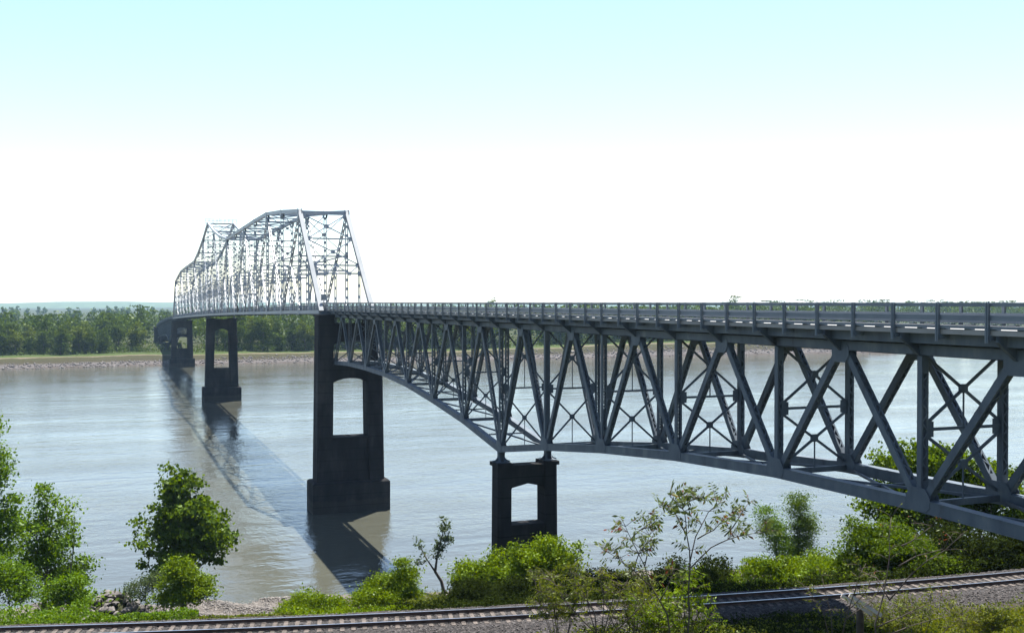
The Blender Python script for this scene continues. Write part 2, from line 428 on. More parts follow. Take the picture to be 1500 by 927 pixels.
def deck(root, y0, y1, zfun, half, thick=.2):
    """concrete slab with a curb upstand; zfun gives the rail top line, slab top lies 1.15 below"""
    m = MB(); n = max(1, int((y1 - y0) / 10)); st = (y1 - y0) / n
    sg = MB()
    for i in range(n):
        a, b_ = y0 + i * st, y0 + (i + 1) * st
        za, zb_ = zfun(a) - 1.15, zfun(b_) - 1.15
        m.hexa([(XC - half, a, za - thick), (XC + half, a, za - thick), (XC + half, b_, zb_ - thick), (XC - half, b_, zb_ - thick),
                (XC - half, a, za), (XC + half, a, za), (XC + half, b_, zb_), (XC - half, b_, zb_)])
        for s in (-1, 1):
            for xo in (half - .55, half - 1.5):
                sg.beam((XC + s * xo, a, za - thick - .24), (XC + s * xo, b_, zb_ - thick - .24), .2, .46, XA)
        sg.beam((XC, a, za - thick - .24), (XC, b_, zb_ - thick - .24), .2, .46, XA)
    s = m.build('deck_slab', DECKC, root)
    for e in (-1, 1):
        # curb with open scuppers: one notched upstand along the slab edge
        cb = MB(); top_ = []; k = 0
        zz = lambda q: zfun(q) - 1.15
        for q in np.arange(y0 + .1, y1 - 1.5, 1.37):
            k += 1; l = .55 if k % 2 else .3
            top_ += [(q, zz(q) + .02), (q, zz(q) + .07), (q + l, zz(q + l) + .07), (q + l, zz(q + l) + .02)]
        xa, xb = XC + e * (half - .28), XC + e * (half - .004)
        n0 = 0; cb.v = [(xa, y, z) for y, z in top_] + [(xb, y, z) for y, z in top_] + [(xa, y, zz(y) + .003) for y, z in top_] + [(xb, y, zz(y) + .003) for y, z in top_]
        N_ = len(top_)
        for i in range(N_ - 1):
            cb.f += [(i, i + 1, N_ + i + 1, N_ + i)]
            if i % 4 != 0 and i % 4 != 2:
                cb.f += [(i, 2 * N_ + i, 2 * N_ + i + 1, i + 1), (N_ + i, N_ + i + 1, 3 * N_ + i + 1, 3 * N_ + i)]
        cb.build('curb', STEEL, s)
    sg.build('stringer', STEEL, root)
    return s

def deck_truss(root, Ys, zt, zbts, half, rail_z, gdet=True, lace=.42):
    """Warren deck truss with posts: Ys bottom nodes, top nodes also midway; zt(Y) top chord centre"""
    K = len(Ys)
    org = Vector(root.location)
    for s in (-1, 1):
        x = XC + s * half
        tc = MB(); bc = MB()
        tn = sorted(list(Ys) + [(Ys[i] + Ys[i + 1]) / 2 for i in range(K - 1)])
        for a, b_ in zip(tn[:-1], tn[1:]):
            p0, p1 = Vector((x, a, zt(a))), Vector((x, b_, zt(b_)))
            for e in (-1, 1): tc.beam(p0, p1, .04, .46, XA, (e * .2, 0))
            tc.beam(p0, p1, .5, .03, XA, (0, -.235 if p1.y > p0.y else .235)); tc.beam(p0, p1, .44, .03, XA, (0, .21))
        for i in range(K - 1):
            p0, p1 = Vector((x, Ys[i], zbts[i])), Vector((x, Ys[i + 1], zbts[i + 1]))
            for e in (-1, 1): bc.beam(p0, p1, .045, .54, XA, (e * .23, 0))
            bc.beam(p0, p1, .56, .03, XA, (0, .275)); bc.beam(p0, p1, .56, .03, XA, (0, -.275))
            L = (p1 - p0).length
        T = tc.build('top_chord', STEEL, root); B = bc.build('bottom_chord', STEEL, root)
        for i in range(K):
            m = MB(); m.laced((x, Ys[i], zbts[i] + .3), (x, Ys[i], zt(Ys[i]) - .25), .30, .36, lace)
            m.build('vertical_post', STEEL, root)
            if gdet:
                m = MB(); gusset(m, x, Ys[i], zbts[i] + .28, 1.5, 1.05, .262, 1); m.build('gusset_plate', STEEL, B)
        for i in range(K - 1):
            ym = (Ys[i] + Ys[i + 1]) / 2
            for k in (i, i + 1):
                m = MB(); m.laced((x, Ys[k] + (.3 if k == i else -.3), zbts[k] + .3), (x, ym + (-.3 if k == i else .3), zt(ym) - .25), .36, .34, lace)
                m.build('diagonal', STEEL, root)
            if gdet:
                m = MB(); gusset(m, x, ym, zt(ym) - .35, 1.3, .95, .235, -1); m.build('gusset_plate', STEEL, T)
    xl, xr = XC - half, XC + half
    for i in range(K):
        y = Ys[i]; z0 = zbts[i]; z1 = zt(y); zm = (z0 + z1) / 2 - .1
        m = MB()
        def xb(za, zc, hang):
            zc_ = (za + zc) / 2
            m.beam((xl + .25, y, za), (xr - .25, y, zc), .1, .13, YA); m.beam((xl + .25, y + .06, zc), (xr - .25, y + .06, za), .1, .13, YA)
            m.box(XC - .2, XC + .2, y - .07, y + .12, zc_ - .2, zc_ + .2)
            m.beam((XC, y, zc_), (XC, y, hang), .06, .06)
        m.beam((xl, y, zm), (xr, y, zm), .12, .14, YA)
        for s, xx in ((1, xl), (-1, xr)):
            m.box(min(xx + s * .15, xx + s * .62), max(xx + s * .15, xx + s * .62), y - .02, y + .02, zm - .36, zm + .36)
        xb(zm + .3, z1 - .3, zm); xb(z0 + .35, zm - .3, z0)
        m.beam((xl, y, z0), (xr, y, z0), .2, .3, YA)
        m.build('sway_frame', STEEL, root)
    # bottom lateral bracing per panel and upper V bracing
    for i in range(K - 1):
        m = MB()
        a, b_ = (Ys[i], zbts[i] - .1), (Ys[i + 1], zbts[i + 1] - .1)
        m.beam((xl, a[0], a[1]), (xr, b_[0], b_[1]), .13, .13); m.beam((xr, a[0], a[1] + .05), (xl, b_[0], b_[1] + .05), .13, .13)
        m.beam((xl, (a[0] + b_[0]) / 2, (a[1] + b_[1]) / 2), (xr, (a[0] + b_[0]) / 2, (a[1] + b_[1]) / 2), .12, .12, YA)
        m.build('lateral_brace', STEEL, root)
    # floor beams with tapered cantilever brackets
    for y in sorted(list(Ys) + [(Ys[i] + Ys[i + 1]) / 2 for i in range(K - 1)]):
        m = MB(); z = rail_z(y) - 1.36
        m.beam((xl - .25, y, zt(y) + .06), (xr + .25, y, zt(y) + .06), .02, .62, YA)
        for zz in (zt(y) + .37, zt(y) - .25): m.beam((xl - .22, y, zz), (xr + .22, y, zz), .24, .03, YA)
        for s, xx in ((-1, xl), (1, xr)):
            m.prism([(xx + s * .25, y - .01, zt(y) - .22), (xx + s * .25, y - .01, z - .002), (XC + s * 3.66, y - .01, z - .002), (XC + s * 3.66, y - .01, z - .22)], (0, .02, 0))
            m.beam((xx + s * .25, y, zt(y) - .22), (XC + s * 3.66, y, z - .22), .18, .025, YA)
        m.build('floor_beam', STEEL, root)

def shoe(root, x, y, z0, z1):
    m = MB(); w = z1 - z0
    prof = [(-.75, 0), (.75, 0), (.75, .1), (.5, .2), (.3, .45), (.24, .65), (.3, 1), (-.3, 1), (-.24, .65), (-.3, .45), (-.5, .2), (-.75, .1)]
    for e in (-.25, .25):
        m.prism([(x + e - .04, y + u, z0 + v * w) for u, v in prof], (.08, 0, 0))
    m.prism([(x + u * 1.2, y - .04, z0 + v * w) for u, v in prof], (0, .08, 0))
    m.box(x - .6, x + .6, y - .8, y + .8, z0, z0 + .07)
    m.beam((x - .3, y, z1 - .12), (x + .3, y, z1 - .12), .22, .22, YA)
    m.build('bearing', STEEL, root)

# ---- near deck truss
ZT0 = -2.17
zl = {7: -9.74, 6: -9.41, 5: -9.38, 4: -9.55, 3: -10.09, 2: -11.05, 1: -12.2, 0: -13.8, -1: -12.2, -2: -10.95, -3: -9.98, -4: -9.36, -5: -9.2, -6: -9.35, -7: -9.5}
ks = sorted(zl)
near = thing('deck_truss_bridge', (XC, YE, ZT0), 'grey deck truss span with arched bottom chord and three rail parapet, nearest the camera', 'bridge span')
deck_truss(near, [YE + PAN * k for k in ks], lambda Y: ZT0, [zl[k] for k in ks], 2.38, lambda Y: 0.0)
deck(near, 5, 170.0, lambda Y: 0.0, 3.58)
guard_rail(near, -1, 6, 170.0, lambda Y: 0.0, 3.66, yp0=32.82 - 9 * PAN / 4)
guard_rail(near, 1, 6, 170.0, lambda Y: 0.0, 3.66, yp0=33.6 - 9 * PAN / 4)
for s in (-1, 1): shoe(near, XC + s * 2.38, YE, -15.02, -14.05)

# ---- far deck truss (mirrored, on the falling grade)
YF0 = YB0 + 408.4 + 1.6
fd = {0: 11.6, 1: 10.0, 2: 8.8, 3: 7.85, 4: 7.35, 5: 7.2, 6: 7.2, 7: 7.4, 8: 7.4}
m_ = list(range(0, 21))
zrail_f = lambda Y: zb(Y) + 1.62
zt_f = lambda Y: zb(Y) - .55
far_y = [YF0 + PAN * k for k in m_]
far = thing('deck_truss_bridge', (XC, YF0 + 7 * PAN, zb(YF0)), 'dark far approach span falling away behind the farthest river pier towards the wooded bank', 'bridge span')
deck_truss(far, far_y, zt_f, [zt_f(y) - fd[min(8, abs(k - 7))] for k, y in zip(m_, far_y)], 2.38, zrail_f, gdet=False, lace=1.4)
deck(far, YF0 - .4, YF0 + 20 * PAN + 6, zrail_f, 3.58)
for s in (-1, 1): guard_rail(far, s, YF0 - .4, YF0 + 20 * PAN, zrail_f, 3.66, nmax=60)
for s in (-1, 1): shoe(far, XC + s * 2.38, far_y[7], zt_f(far_y[7]) - 12.7, zt_f(far_y[7]) - 11.8)

# ---- through truss
HALF = 4.3
DEP = {1: 18.3, 2: 20.0, 3: 21.4, 4: 21.6, 5: 21.6, 6: 21.6, 7: 21.6, 8: 23.9, 9: 27.2, 10: 31.5}
def dep(k): return DEP[k] if k <= 10 else DEP[20 - k]
thr = thing('through_truss_bridge', (XC, YB0 + 204.2, zb(YB0 + 204.2)), 'pale steel through truss with two humps and a peak over mid river', 'bridge span')
Yn = [YB0 + PT * k for k in range(21)]
zrail_t = lambda Y: zb(Y) + 1.62 - .07 * max(0, min(1, (YB0 + 30 - Y) / 30.))
for s in (-1, 1):
    x = XC + s * HALF
    bc = MB(); tc = MB()
    for k in range(20):
        for h in (0, .5):
            a = Yn[k] + h * PT; b_ = a + PT / 2
            p0, p1 = Vector((x, a, zb(a))), Vector((x, b_, zb(b_)))
            for e in (-1, 1): bc.beam(p0, p1, .05, .62, XA, (e * .25, 0))
            bc.beam(p0, p1, .58, .03, XA, (0, .3)); bc.beam(p0, p1, .58, .03, XA, (0, -.3))
    for k in range(1, 19):
        p0, p1 = Vector((x, Yn[k], zb(Yn[k]) + dep(k))), Vector((x, Yn[k + 1], zb(Yn[k + 1]) + dep(k + 1)))
        for e in (-1, 1): tc.beam(p0, p1, .05, .66, XA, (e * .28, 0))
        tc.beam(p0, p1, .72, .03, XA, (0, -.335)); tc.beam(p0, p1, .66, .03, XA, (0, .32))
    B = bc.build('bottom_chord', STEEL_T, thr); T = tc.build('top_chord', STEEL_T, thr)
    for k0, k1 in ((0, 1), (20, 19)):
        m = MB(); p0 = Vector((x, Yn[k0], zb(Yn[k0]))); p1 = Vector((x, Yn[k1], zb(Yn[k1]) + dep(k1)))
        m.beam(p0, p1, .74, .7, XA)
        m.build('end_post', END_T, thr)
    for k in range(1, 20):
        y = Yn[k]; z0 = zb(y); z1 = z0 + dep(k)
        m = MB(); m.laced((x, y, z0 + .3), (x, y, z1 - .3), .42, .5, 1, plate_every=1.75 if k < 12 else 3)
        m.build('vertical_post', STEEL_T, thr)
        m = MB(); gusset(m, x, y, z1 - .3, 2.0, 1.5, .33, -1); gusset(m, x, y, z0 + .3, 1.9, 1.5, .3, 1); m.build('gusset_plate', STEEL_T, T)
    # Warren web: top nodes at odd panels, down to even bottom nodes
    for k in range(1, 19):
        ya, yb = Yn[k], Yn[k + 1]
        topfirst = (k % 2 == 1) if k < 10 else (k % 2 == 1)
        pa = Vector((x, ya, zb(ya) + (dep(k) - .35 if topfirst else .35))); pb = Vector((x, yb, zb(yb) + (.35 if topfirst else dep(k + 1) - .35)))
        m = MB(); m.laced(pa, pb, .46, .46, 1, plate_every=1.75 if k < 12 else 3); m.build('diagonal', STEEL_T, thr)
    for k in range(0, 20):
        ym = Yn[k] + PT / 2
        if k in (0, 19): zt_ = zb(ym) + dep(1) * .5 - .3
        else: zt_ = (zb(Yn[k]) + zb(Yn[k + 1])) / 2 + (dep(k) if k % 2 == 1 else dep(k + 1)) * .5 - .2
        m = MB(); m.laced((x, ym, zb(ym) + .3), (x, ym, zt_), .3, .36, 1, plate_every=1.75 if k < 12 else 3); m.build('hanger', STEEL_T, thr)
        # sub-strut back to the next bottom node
        kk = k + 1 if k % 2 == 1 else k
        if 0 < k < 19:
            m = MB(); tb = Yn[k] if k % 2 == 1 else Yn[k + 1]
            m.laced((x, ym, zt_), (x, tb, zb(tb) + .5 * 0 + .4), .28, .3, 1, plate_every=2.2); m.build('sub_diagonal', STEEL_T, thr)
    # mid-height longitudinal strut
    m = MB()
    for k in range(1, 19):
        m.beam((x, Yn[k], zb(Yn[k]) + 10.4), (x, Yn[k + 1], zb(Yn[k + 1]) + 10.4), .22, .22, XA)
    m.build('longitudinal_strut', STEEL_T, thr)
xl, xr = XC - HALF, XC + HALF
def lattice_panel(m, A, B_, C_, D, s=.1, plate=.3):
    """X between four corners A-B (left bottom/top), C-D (right bottom/top) with a centre plate"""
    m.beam(A, D, s, s, YA); m.beam(B_, C_, s, s, YA)
    c = (Vector(A) + Vector(D)) / 2
    m.box(c.x - plate, c.x + plate, c.y - .05, c.y + .05, c.z - plate, c.z + plate)
for k0, k1 in ((0, 1), (20, 19)):
    m = MB()
    p0 = Vector((0, Yn[k0], zb(Yn[k0]))); p1 = Vector((0, Yn[k1], zb(Yn[k1]) + dep(k1)))
    at = lambda f, x: Vector((x, 0, 0)) + p0.lerp(p1, f)
    m.beam(at(.985, xl), at(.985, xr), .5, .55, YA)
    for f in (.71, .44, .36): m.beam(at(f, xl), at(f, xr), .22, .25, YA)
    for f0, f1 in ((.71, .97), (.45, .70)): lattice_panel(m, at(f0, xl + .35), at(f1, xl + .35), at(f0, xr - .35), at(f1, xr - .35), .17, .36)
    for i in range(4):
        u0 = xl + .35 + (2 * HALF - .7) * i / 4; u1 = xl + .35 + (2 * HALF - .7) * (i + 1) / 4
        fa, fb = (.36, .44) if i % 2 else (.44, .36)
        m.beam(at(fa, u0), at(fb, u1), .16, .16, YA)
        c = at(fb, u1); m.box(c.x - .32, c.x + .32, c.y - .05, c.y + .05, c.z - .3, c.z + .3)
    for sg, xx in ((1, xl), (-1, xr)):
        for f in (.71, .44, .36, .95):
            c = at(f, xx + sg * .55); m.box(c.x - .35, c.x + .35, c.y - .05, c.y + .05, c.z - .4, c.z + .4)
    m.build('portal_frame', STEEL_T, thr)
for k in range(1, 20):
    y = Yn[k]; z0 = zb(y); z1 = z0 + dep(k); zl_ = z0 + 7.6
    m = MB()
    m.beam((xl, y, z1 - .1), (xr, y, z1 - .1), .3, .4, YA); m.beam((xl, y, zl_), (xr, y, zl_), .2, .3, YA); m.beam((xl, y, zl_ + 2.6), (xr, y, zl_ + 2.6), .2, .25, YA)
    for i in range(4):
        u0 = xl + 2 * HALF * i / 4; u1 = xl + 2 * HALF * (i + 1) / 4
        m.beam((u0, y, zl_ + (0 if i % 2 else 2.6)), (u1, y, zl_ + (2.6 if i % 2 else 0)), .12, .12, YA)
        m.box(u1 - .22, u1 + .22, y - .03, y + .03, zl_ + (2.3 if i % 2 else -.2), zl_ + (2.8 if i % 2 else .35))
    nn = max(1, int(round((z1 - zl_ - 2.6) / 7)))
    for i in range(nn):
        a = zl_ + 2.6 + (z1 - .3 - zl_ - 2.6) * i / nn; b_ = zl_ + 2.6 + (z1 - .3 - zl_ - 2.6) * (i + 1) / nn
        lattice_panel(m, (xl, y, a), (xl, y, b_), (xr, y, a), (xr, y, b_), .12, .28)
        if i: m.beam((xl, y, a), (xr, y, a), .16, .2, YA)
    m.build('sway_frame', STEEL_T, thr)
for k in range(1, 19):
    m = MB(); ya, yb = Yn[k], Yn[k + 1]; za, zc = zb(ya) + dep(k), zb(yb) + dep(k + 1)
    m.beam((xl, ya, za), (xr, yb, zc), .18, .2); m.beam((xr, ya, za + .1), (xl, yb, zc + .1), .18, .2)
    m.beam((xl, (ya + yb) / 2, (za + zc) / 2), (xr, (ya + yb) / 2, (za + zc) / 2), .2, .25, YA)
    m.build('top_lateral_brace', STEEL_T, thr)
for k in range(0, 41):
    y = YB0 + k * PT / 2; m = MB()
    m.beam((xl, y, zb(y) - .1), (xr, y, zb(y) - .1), .25, .8, YA); m.build('floor_beam', STEEL, thr)
deck(thr, YB0 - 1.2, YB0 + 408.4 + 1.0, zrail_t, 3.58)
guard_rail(thr, -1, YB0 - 1.0, YB0 + 408.4, zrail_t, 3.62, nmax=100, sp=PT / 8)
guard_rail(thr, 1, YB0 - 1.0, YB0 + 408.4, zrail_t, 3.62, nmax=60, sp=PT / 8)
# maintenance railing on the peak
m = MB(); y = Yn[10]; zp = zb(y) + dep(10) + .3
for h in (.55, 1.1):
    m.beam((xl - 1, y - .8, zp + h), (xr + 1, y - .8, zp + h), .07, .07, YA); m.beam((xl - 1, y + .8, zp + h), (xr + 1, y + .8, zp + h), .07, .07, YA)
for i in range(9):
    for e in (-.8, .8): m.beam((xl - 1 + (2 * HALF + 2) * i / 8, y + e, zp - .3), (xl - 1 + (2 * HALF + 2) * i / 8, y + e, zp + 1.1), .07, .07)
m.beam((XC - .5, y, zp), (XC - .5, y, zp + 2.2), .08, .08)
m.box(xl - 1, xr + 1, y - .8, y + .8, zp - .36, zp - .3)
m.build('maintenance_railing', STEEL_T, thr)
for s in (-1, 1):
    for k in (0, 10, 20): shoe(thr, XC + s * HALF, Yn[k], zb(Yn[k]) - 1.2, zb(Yn[k]) - .32)
# navigation lantern box below the near side chord and a box on the end post
m = MB(); m.box(xl - .5, xl - .34, 284.6, 286.6, zb(285) + .3, zb(285) + 2.0); m.box(xl - .52, xl - .32, 284.4, 286.8, zb(285) + 2.0, zb(285) + 2.1); m.box(xl - .34, xl - .05, 285.3, 285.8, zb(285) + .8, zb(285) + 1.2)
m.build('sign_board', WOODD, thr)
m = MB(); m.box(xl + .2, xl + 1.1, YB0 + 1.0, YB0 + 1.25, zb(YB0) + 1.9, zb(YB0) + 2.9); m.box(xl + .6, xl + .7, YB0 + 1.05, YB0 + 1.2, zb(YB0), zb(YB0) + 1.9)
m.build('sign_board', RAILM, thr)

# ------------------------------------------------------------------ piers
def pier(y, wtop, wbot, ltop, lbot, ztop, zplinth, zbase, wp, lp, cw, beams, sill, label, gable=False, seat=None):
    root = thing('bridge_pier', (XC, y, zbase), label, 'bridge pier', 'concrete bridge piers')
    m = MB()                                                  # plinth with chamfered upper edge
    m.hexa([(XC - wp/2, y - lp/2, zbase), (XC + wp/2, y - lp/2, zbase), (XC + wp/2, y + lp/2, zbase), (XC - wp/2, y + lp/2, zbase),
            (XC - wp/2, y - lp/2, zplinth - .3), (XC + wp/2, y - lp/2, zplinth - .3), (XC + wp/2, y + lp/2, zplinth - .3), (XC - wp/2, y + lp/2, zplinth - .3)])
    c = .3
    m.hexa([(XC - wp/2, y - lp/2, zplinth - .298), (XC + wp/2, y - lp/2, zplinth - .298), (XC + wp/2, y + lp/2, zplinth - .298), (XC - wp/2, y + lp/2, zplinth - .298),
            (XC - wp/2 + c, y - lp/2 + c, zplinth), (XC + wp/2 - c, y - lp/2 + c, zplinth), (XC + wp/2 - c, y + lp/2 - c, zplinth), (XC - wp/2 + c, y + lp/2 - c, zplinth)])
    m.build('plinth', PIERC, root)
    W = lambda z: wbot + (wtop - wbot) * (z - zplinth) / (ztop - zplinth)
    Ln = lambda z: lbot + (ltop - lbot) * (z - zplinth) / (ztop - zplinth)
    for s in (-1, 1):
        m = MB(); e = .25
        for za, zc in ((zplinth - .1, ztop),):
            def ring(z):
                xo, xi = XC + s * W(z) / 2, XC + s * (W(z) / 2 - cw); L = Ln(z) / 2
                r = [(xi, y - L, z), (xo - s * e, y - L, z), (xo, y - L + e, z), (xo, y + L - e, z), (xo - s * e, y + L, z), (xi, y + L, z)]
                return r
            a, b_ = ring(za), ring(zc); n0 = len(m.v); m.v += a + b_; k = 6
            m.f += [tuple(range(n0, n0 + k))[::-1], tuple(range(n0 + k, n0 + 2 * k))] + [(n0 + i, n0 + (i + 1) % k, n0 + k + (i + 1) % k, n0 + k + i) for i in range(k)]
        # coping stone
        xo, xi = XC + s * (wtop / 2 + .12), XC + s * (wtop / 2 - cw - .12)
        m.box(min(xo, xi), max(xo, xi), y - ltop / 2 - .12, y + ltop / 2 + .12, ztop - .35, ztop + .004)
        m.build('column', PIERC, root)
    def inner(z): return W(z) / 2 - cw + .02
    m = MB(); L = Ln(sill) / 2 - .25; q = inner(sill) + .1
    m.box(XC - q, XC + q, y - L, y + L, zplinth - .1, sill); m.box(XC - inner(sill) + .05, XC + inner(sill) - .05, y - L - .08, y + L + .08, sill - .25, sill + .004)
    m.build('base_wall', PIERC, root)
    for z0, z1, rise in beams:
        m = MB(); q = inner(z0) + .06; L = Ln(z0) / 2 - .2
        if gable: und = [(-1, -rise), (-.88, -rise * .45), (0, 0), (.88, -rise * .45), (1, -rise)]
        else: und = [(t, -rise * abs(t) ** 2.2) for t in np.linspace(-1, 1, 13)]
        pts = [(XC + t * q, y - L, z0 + h) for t, h in und] + [(XC + q, y - L, z1), (XC - q, y - L, z1)]
        m.prism(pts[::-1], (0, 2 * L, 0))
        m.build('crossbeam', PIERC, root)
    return root
BASE = -39.5
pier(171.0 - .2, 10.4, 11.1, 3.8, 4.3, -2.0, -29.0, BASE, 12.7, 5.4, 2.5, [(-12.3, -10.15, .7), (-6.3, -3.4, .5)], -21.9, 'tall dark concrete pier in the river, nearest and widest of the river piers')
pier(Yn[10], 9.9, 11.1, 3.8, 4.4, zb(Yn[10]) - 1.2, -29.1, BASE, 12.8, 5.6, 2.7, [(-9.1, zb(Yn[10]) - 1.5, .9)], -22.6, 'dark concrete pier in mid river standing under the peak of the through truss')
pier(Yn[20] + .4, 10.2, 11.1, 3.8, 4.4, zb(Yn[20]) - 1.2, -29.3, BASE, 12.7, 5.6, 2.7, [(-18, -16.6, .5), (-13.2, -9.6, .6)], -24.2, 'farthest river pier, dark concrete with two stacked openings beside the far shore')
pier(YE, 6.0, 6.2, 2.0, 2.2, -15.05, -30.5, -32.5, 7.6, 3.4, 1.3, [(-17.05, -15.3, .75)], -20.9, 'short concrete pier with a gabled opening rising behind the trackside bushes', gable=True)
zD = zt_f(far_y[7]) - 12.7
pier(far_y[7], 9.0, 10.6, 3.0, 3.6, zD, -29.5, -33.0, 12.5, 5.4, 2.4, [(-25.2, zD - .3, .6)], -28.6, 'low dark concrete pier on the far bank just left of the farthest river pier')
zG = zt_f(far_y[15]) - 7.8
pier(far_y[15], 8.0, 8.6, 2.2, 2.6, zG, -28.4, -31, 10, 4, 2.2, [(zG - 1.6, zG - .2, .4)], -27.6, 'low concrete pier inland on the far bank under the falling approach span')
def abutment(y0, y1, ztop, label, zbase):
    r = thing('bridge_abutment', (XC, (y0 + y1) / 2, zbase), label, 'abutment')
    m = MB(); m.box(XC - 4.4, XC + 4.4, y0, y1, zbase, ztop); m.build('breast_wall', PIERC, r)
    m = MB()
    for s in (-1, 1): m.box(XC + s * 4.75 - .32, XC + s * 4.75 + .32, y0 - 1.2, y1 + 1.2, zbase, ztop + .5)
    m.build('wing_wall', PIERC, r)
abutment(8.0, 13.6, -1.9 - .05, 'concrete abutment in the hillside carrying the near end of the deck truss', -13)
abutment(far_y[20] + .8, far_y[20] + 7, zrail_f(far_y[20] + 7) - 1.9, 'concrete abutment at the far end of the falling approach span', -31)

# ------------------------------------------------------------------ railway
def tpt(X, off, z):
    d = (trackY(X + .5) - trackY(X - .5)); t = Vector((1, float(d), 0)).normalized(); nn = Vector((-t.y, t.x, 0))
    return Vector((X, float(trackY(X)), z)) + nn * off, t, nn
trk = thing('railway_track', (20, float(trackY(20)), -17), 'single railway track on weathered sleepers curving along the foot of the slope', 'railway track')
tx = np.arange(-60, 120, 2.0)
bm = MB()
prof = [(-3.6, -17.28), (-1.75, -16.72), (1.75, -16.72), (3.6, -17.28)]
prev = None
for X in tx:
    row = []
    for o, z in prof:
        row.append(len(bm.v)); bm.v.append(tuple(tpt(X, o, z)[0]))
    if prev: bm.f += [(prev[i], row[i], row[i + 1], prev[i + 1]) for i in range(3)]
    prev = row
tag(bm.build('ballast_bed', BALLAST), kind='structure')
for off in (-.75, .75):
    m = MB(); h = MB()
    sec = [(-.07, -16.67), (.07, -16.67), (.07, -16.655), (.012, -16.635), (.012, -16.545), (.036, -16.535), (.036, -16.503), (-.036, -16.503), (-.036, -16.535), (-.012, -16.545), (-.012, -16.635), (-.07, -16.655)]
    prev = None
    for X in tx:
        row = []
        for u, z in sec:
            row.append(len(m.v)); m.v.append(tuple(tpt(X, off + u, z)[0]))
        if prev: m.f += [(prev[i], row[i], row[(i + 1) % 12], prev[(i + 1) % 12]) for i in range(12)]
        prev = row
    r = m.build('rail', RUST, trk)
    prev = None
    for X in tx:
        row = []
        for u, z in [(-.036, -16.502), (-.03, -16.494), (.03, -16.494), (.036, -16.502)]:
            row.append(len(h.v)); h.v.append(tuple(tpt(X, off + u, z)[0]))
        if prev: h.f += [(prev[i], row[i], row[i + 1], prev[i + 1]) for i in range(3)]
        prev = row
    h.build('rail_head', RAILTOP, r)
rng = random.Random(5)
sx = np.arange(-20, 62, .56)
order = sorted(sx, key=lambda X: abs(X - 12))
sleeper0 = None
rest = MB()
for i, X in enumerate(order):
    p, t, nn = tpt(X, rng.uniform(-.05, .05), -16.69)
    if i < 100:
        if sleeper0 is None:
            m = MB(); m.box(-.11, .11, -1.28, 1.28, -.09, 0); m.box(-.09, .09, -.9, -.6, .001, .02); m.box(-.09, .09, .6, .9, .001, .02)
            o = m.build('sleeper', SLEEPER, trk, origin=(0, 0, 0)); sleeper0 = o
        else:
            o = sleeper0.copy(); COL.objects.link(o); o.parent = trk
        o.location = p - Vector(trk.location) + Vector((0, 0, rng.uniform(-.015, .008))); o.rotation_euler = (0, 0, math.atan2(t.y, t.x) + rng.uniform(-.04, .04))
    else:
        rest.beam(p - nn * 1.28 + Vector((0, 0, -.045)), p + nn * 1.28 + Vector((0, 0, -.045)), .22, .09, t)
tag(rest.build('distant_sleepers', SLEEPER, trk), kind='stuff')

NR = np.random.default_rng(11)
def stones(name, pos_, size, mat):
    """irregular little octahedra"""
    N = len(pos_)
    base = np.array([(1, 0, 0), (0, 1, 0), (-1, 0, 0), (0, -1, 0), (0, 0, .8), (0, 0, -.8)], dtype=float)
    ang = NR.uniform(0, 6.28, N); sc = NR.uniform(.6, 1.4, (N, 1, 3)) * size * NR.uniform(.6, 1.3, (N, 1, 1))
    V = base[None] * (1 + NR.uniform(-.25, .25, (N, 6, 3))) * sc
    c, s = np.cos(ang)[:, None], np.sin(ang)[:, None]
    V = np.stack([V[..., 0] * c - V[..., 1] * s, V[..., 0] * s + V[..., 1] * c, V[..., 2]], -1) + pos_[:, None]
    Fb = np.array([(0, 1, 4), (1, 2, 4), (2, 3, 4), (3, 0, 4), (1, 0, 5), (2, 1, 5), (3, 2, 5), (0, 3, 5)])
    Fc = (Fb[None] + 6 * np.arange(N)[:, None, None]).reshape(-1, 3)
    return mesh_np(name, V.reshape(-1, 3), Fc, mat)
N = 16000
X = NR.uniform(-22, 62, N); off = NR.normal(-2.4, 2.6, N); off[::2] = NR.uniform(-3.4, 3.2, N)[::2]
k = (np.abs(off) < 7) & ((off < 3.3) | (NR.uniform(0, 1, N) < .3)); X, off = X[k], off[k]
Yq = trackY(X) + off * 1.02
zz = np.where(np.abs(off) < 3.6, np.interp(np.abs(off), [0, 1.75, 3.6], [-16.73, -16.73, -17.28]), gz(X, Yq))
tag(stones('ballast_stones', np.stack([X, Yq, zz + .01], 1), .06, STONE), kind='stuff')

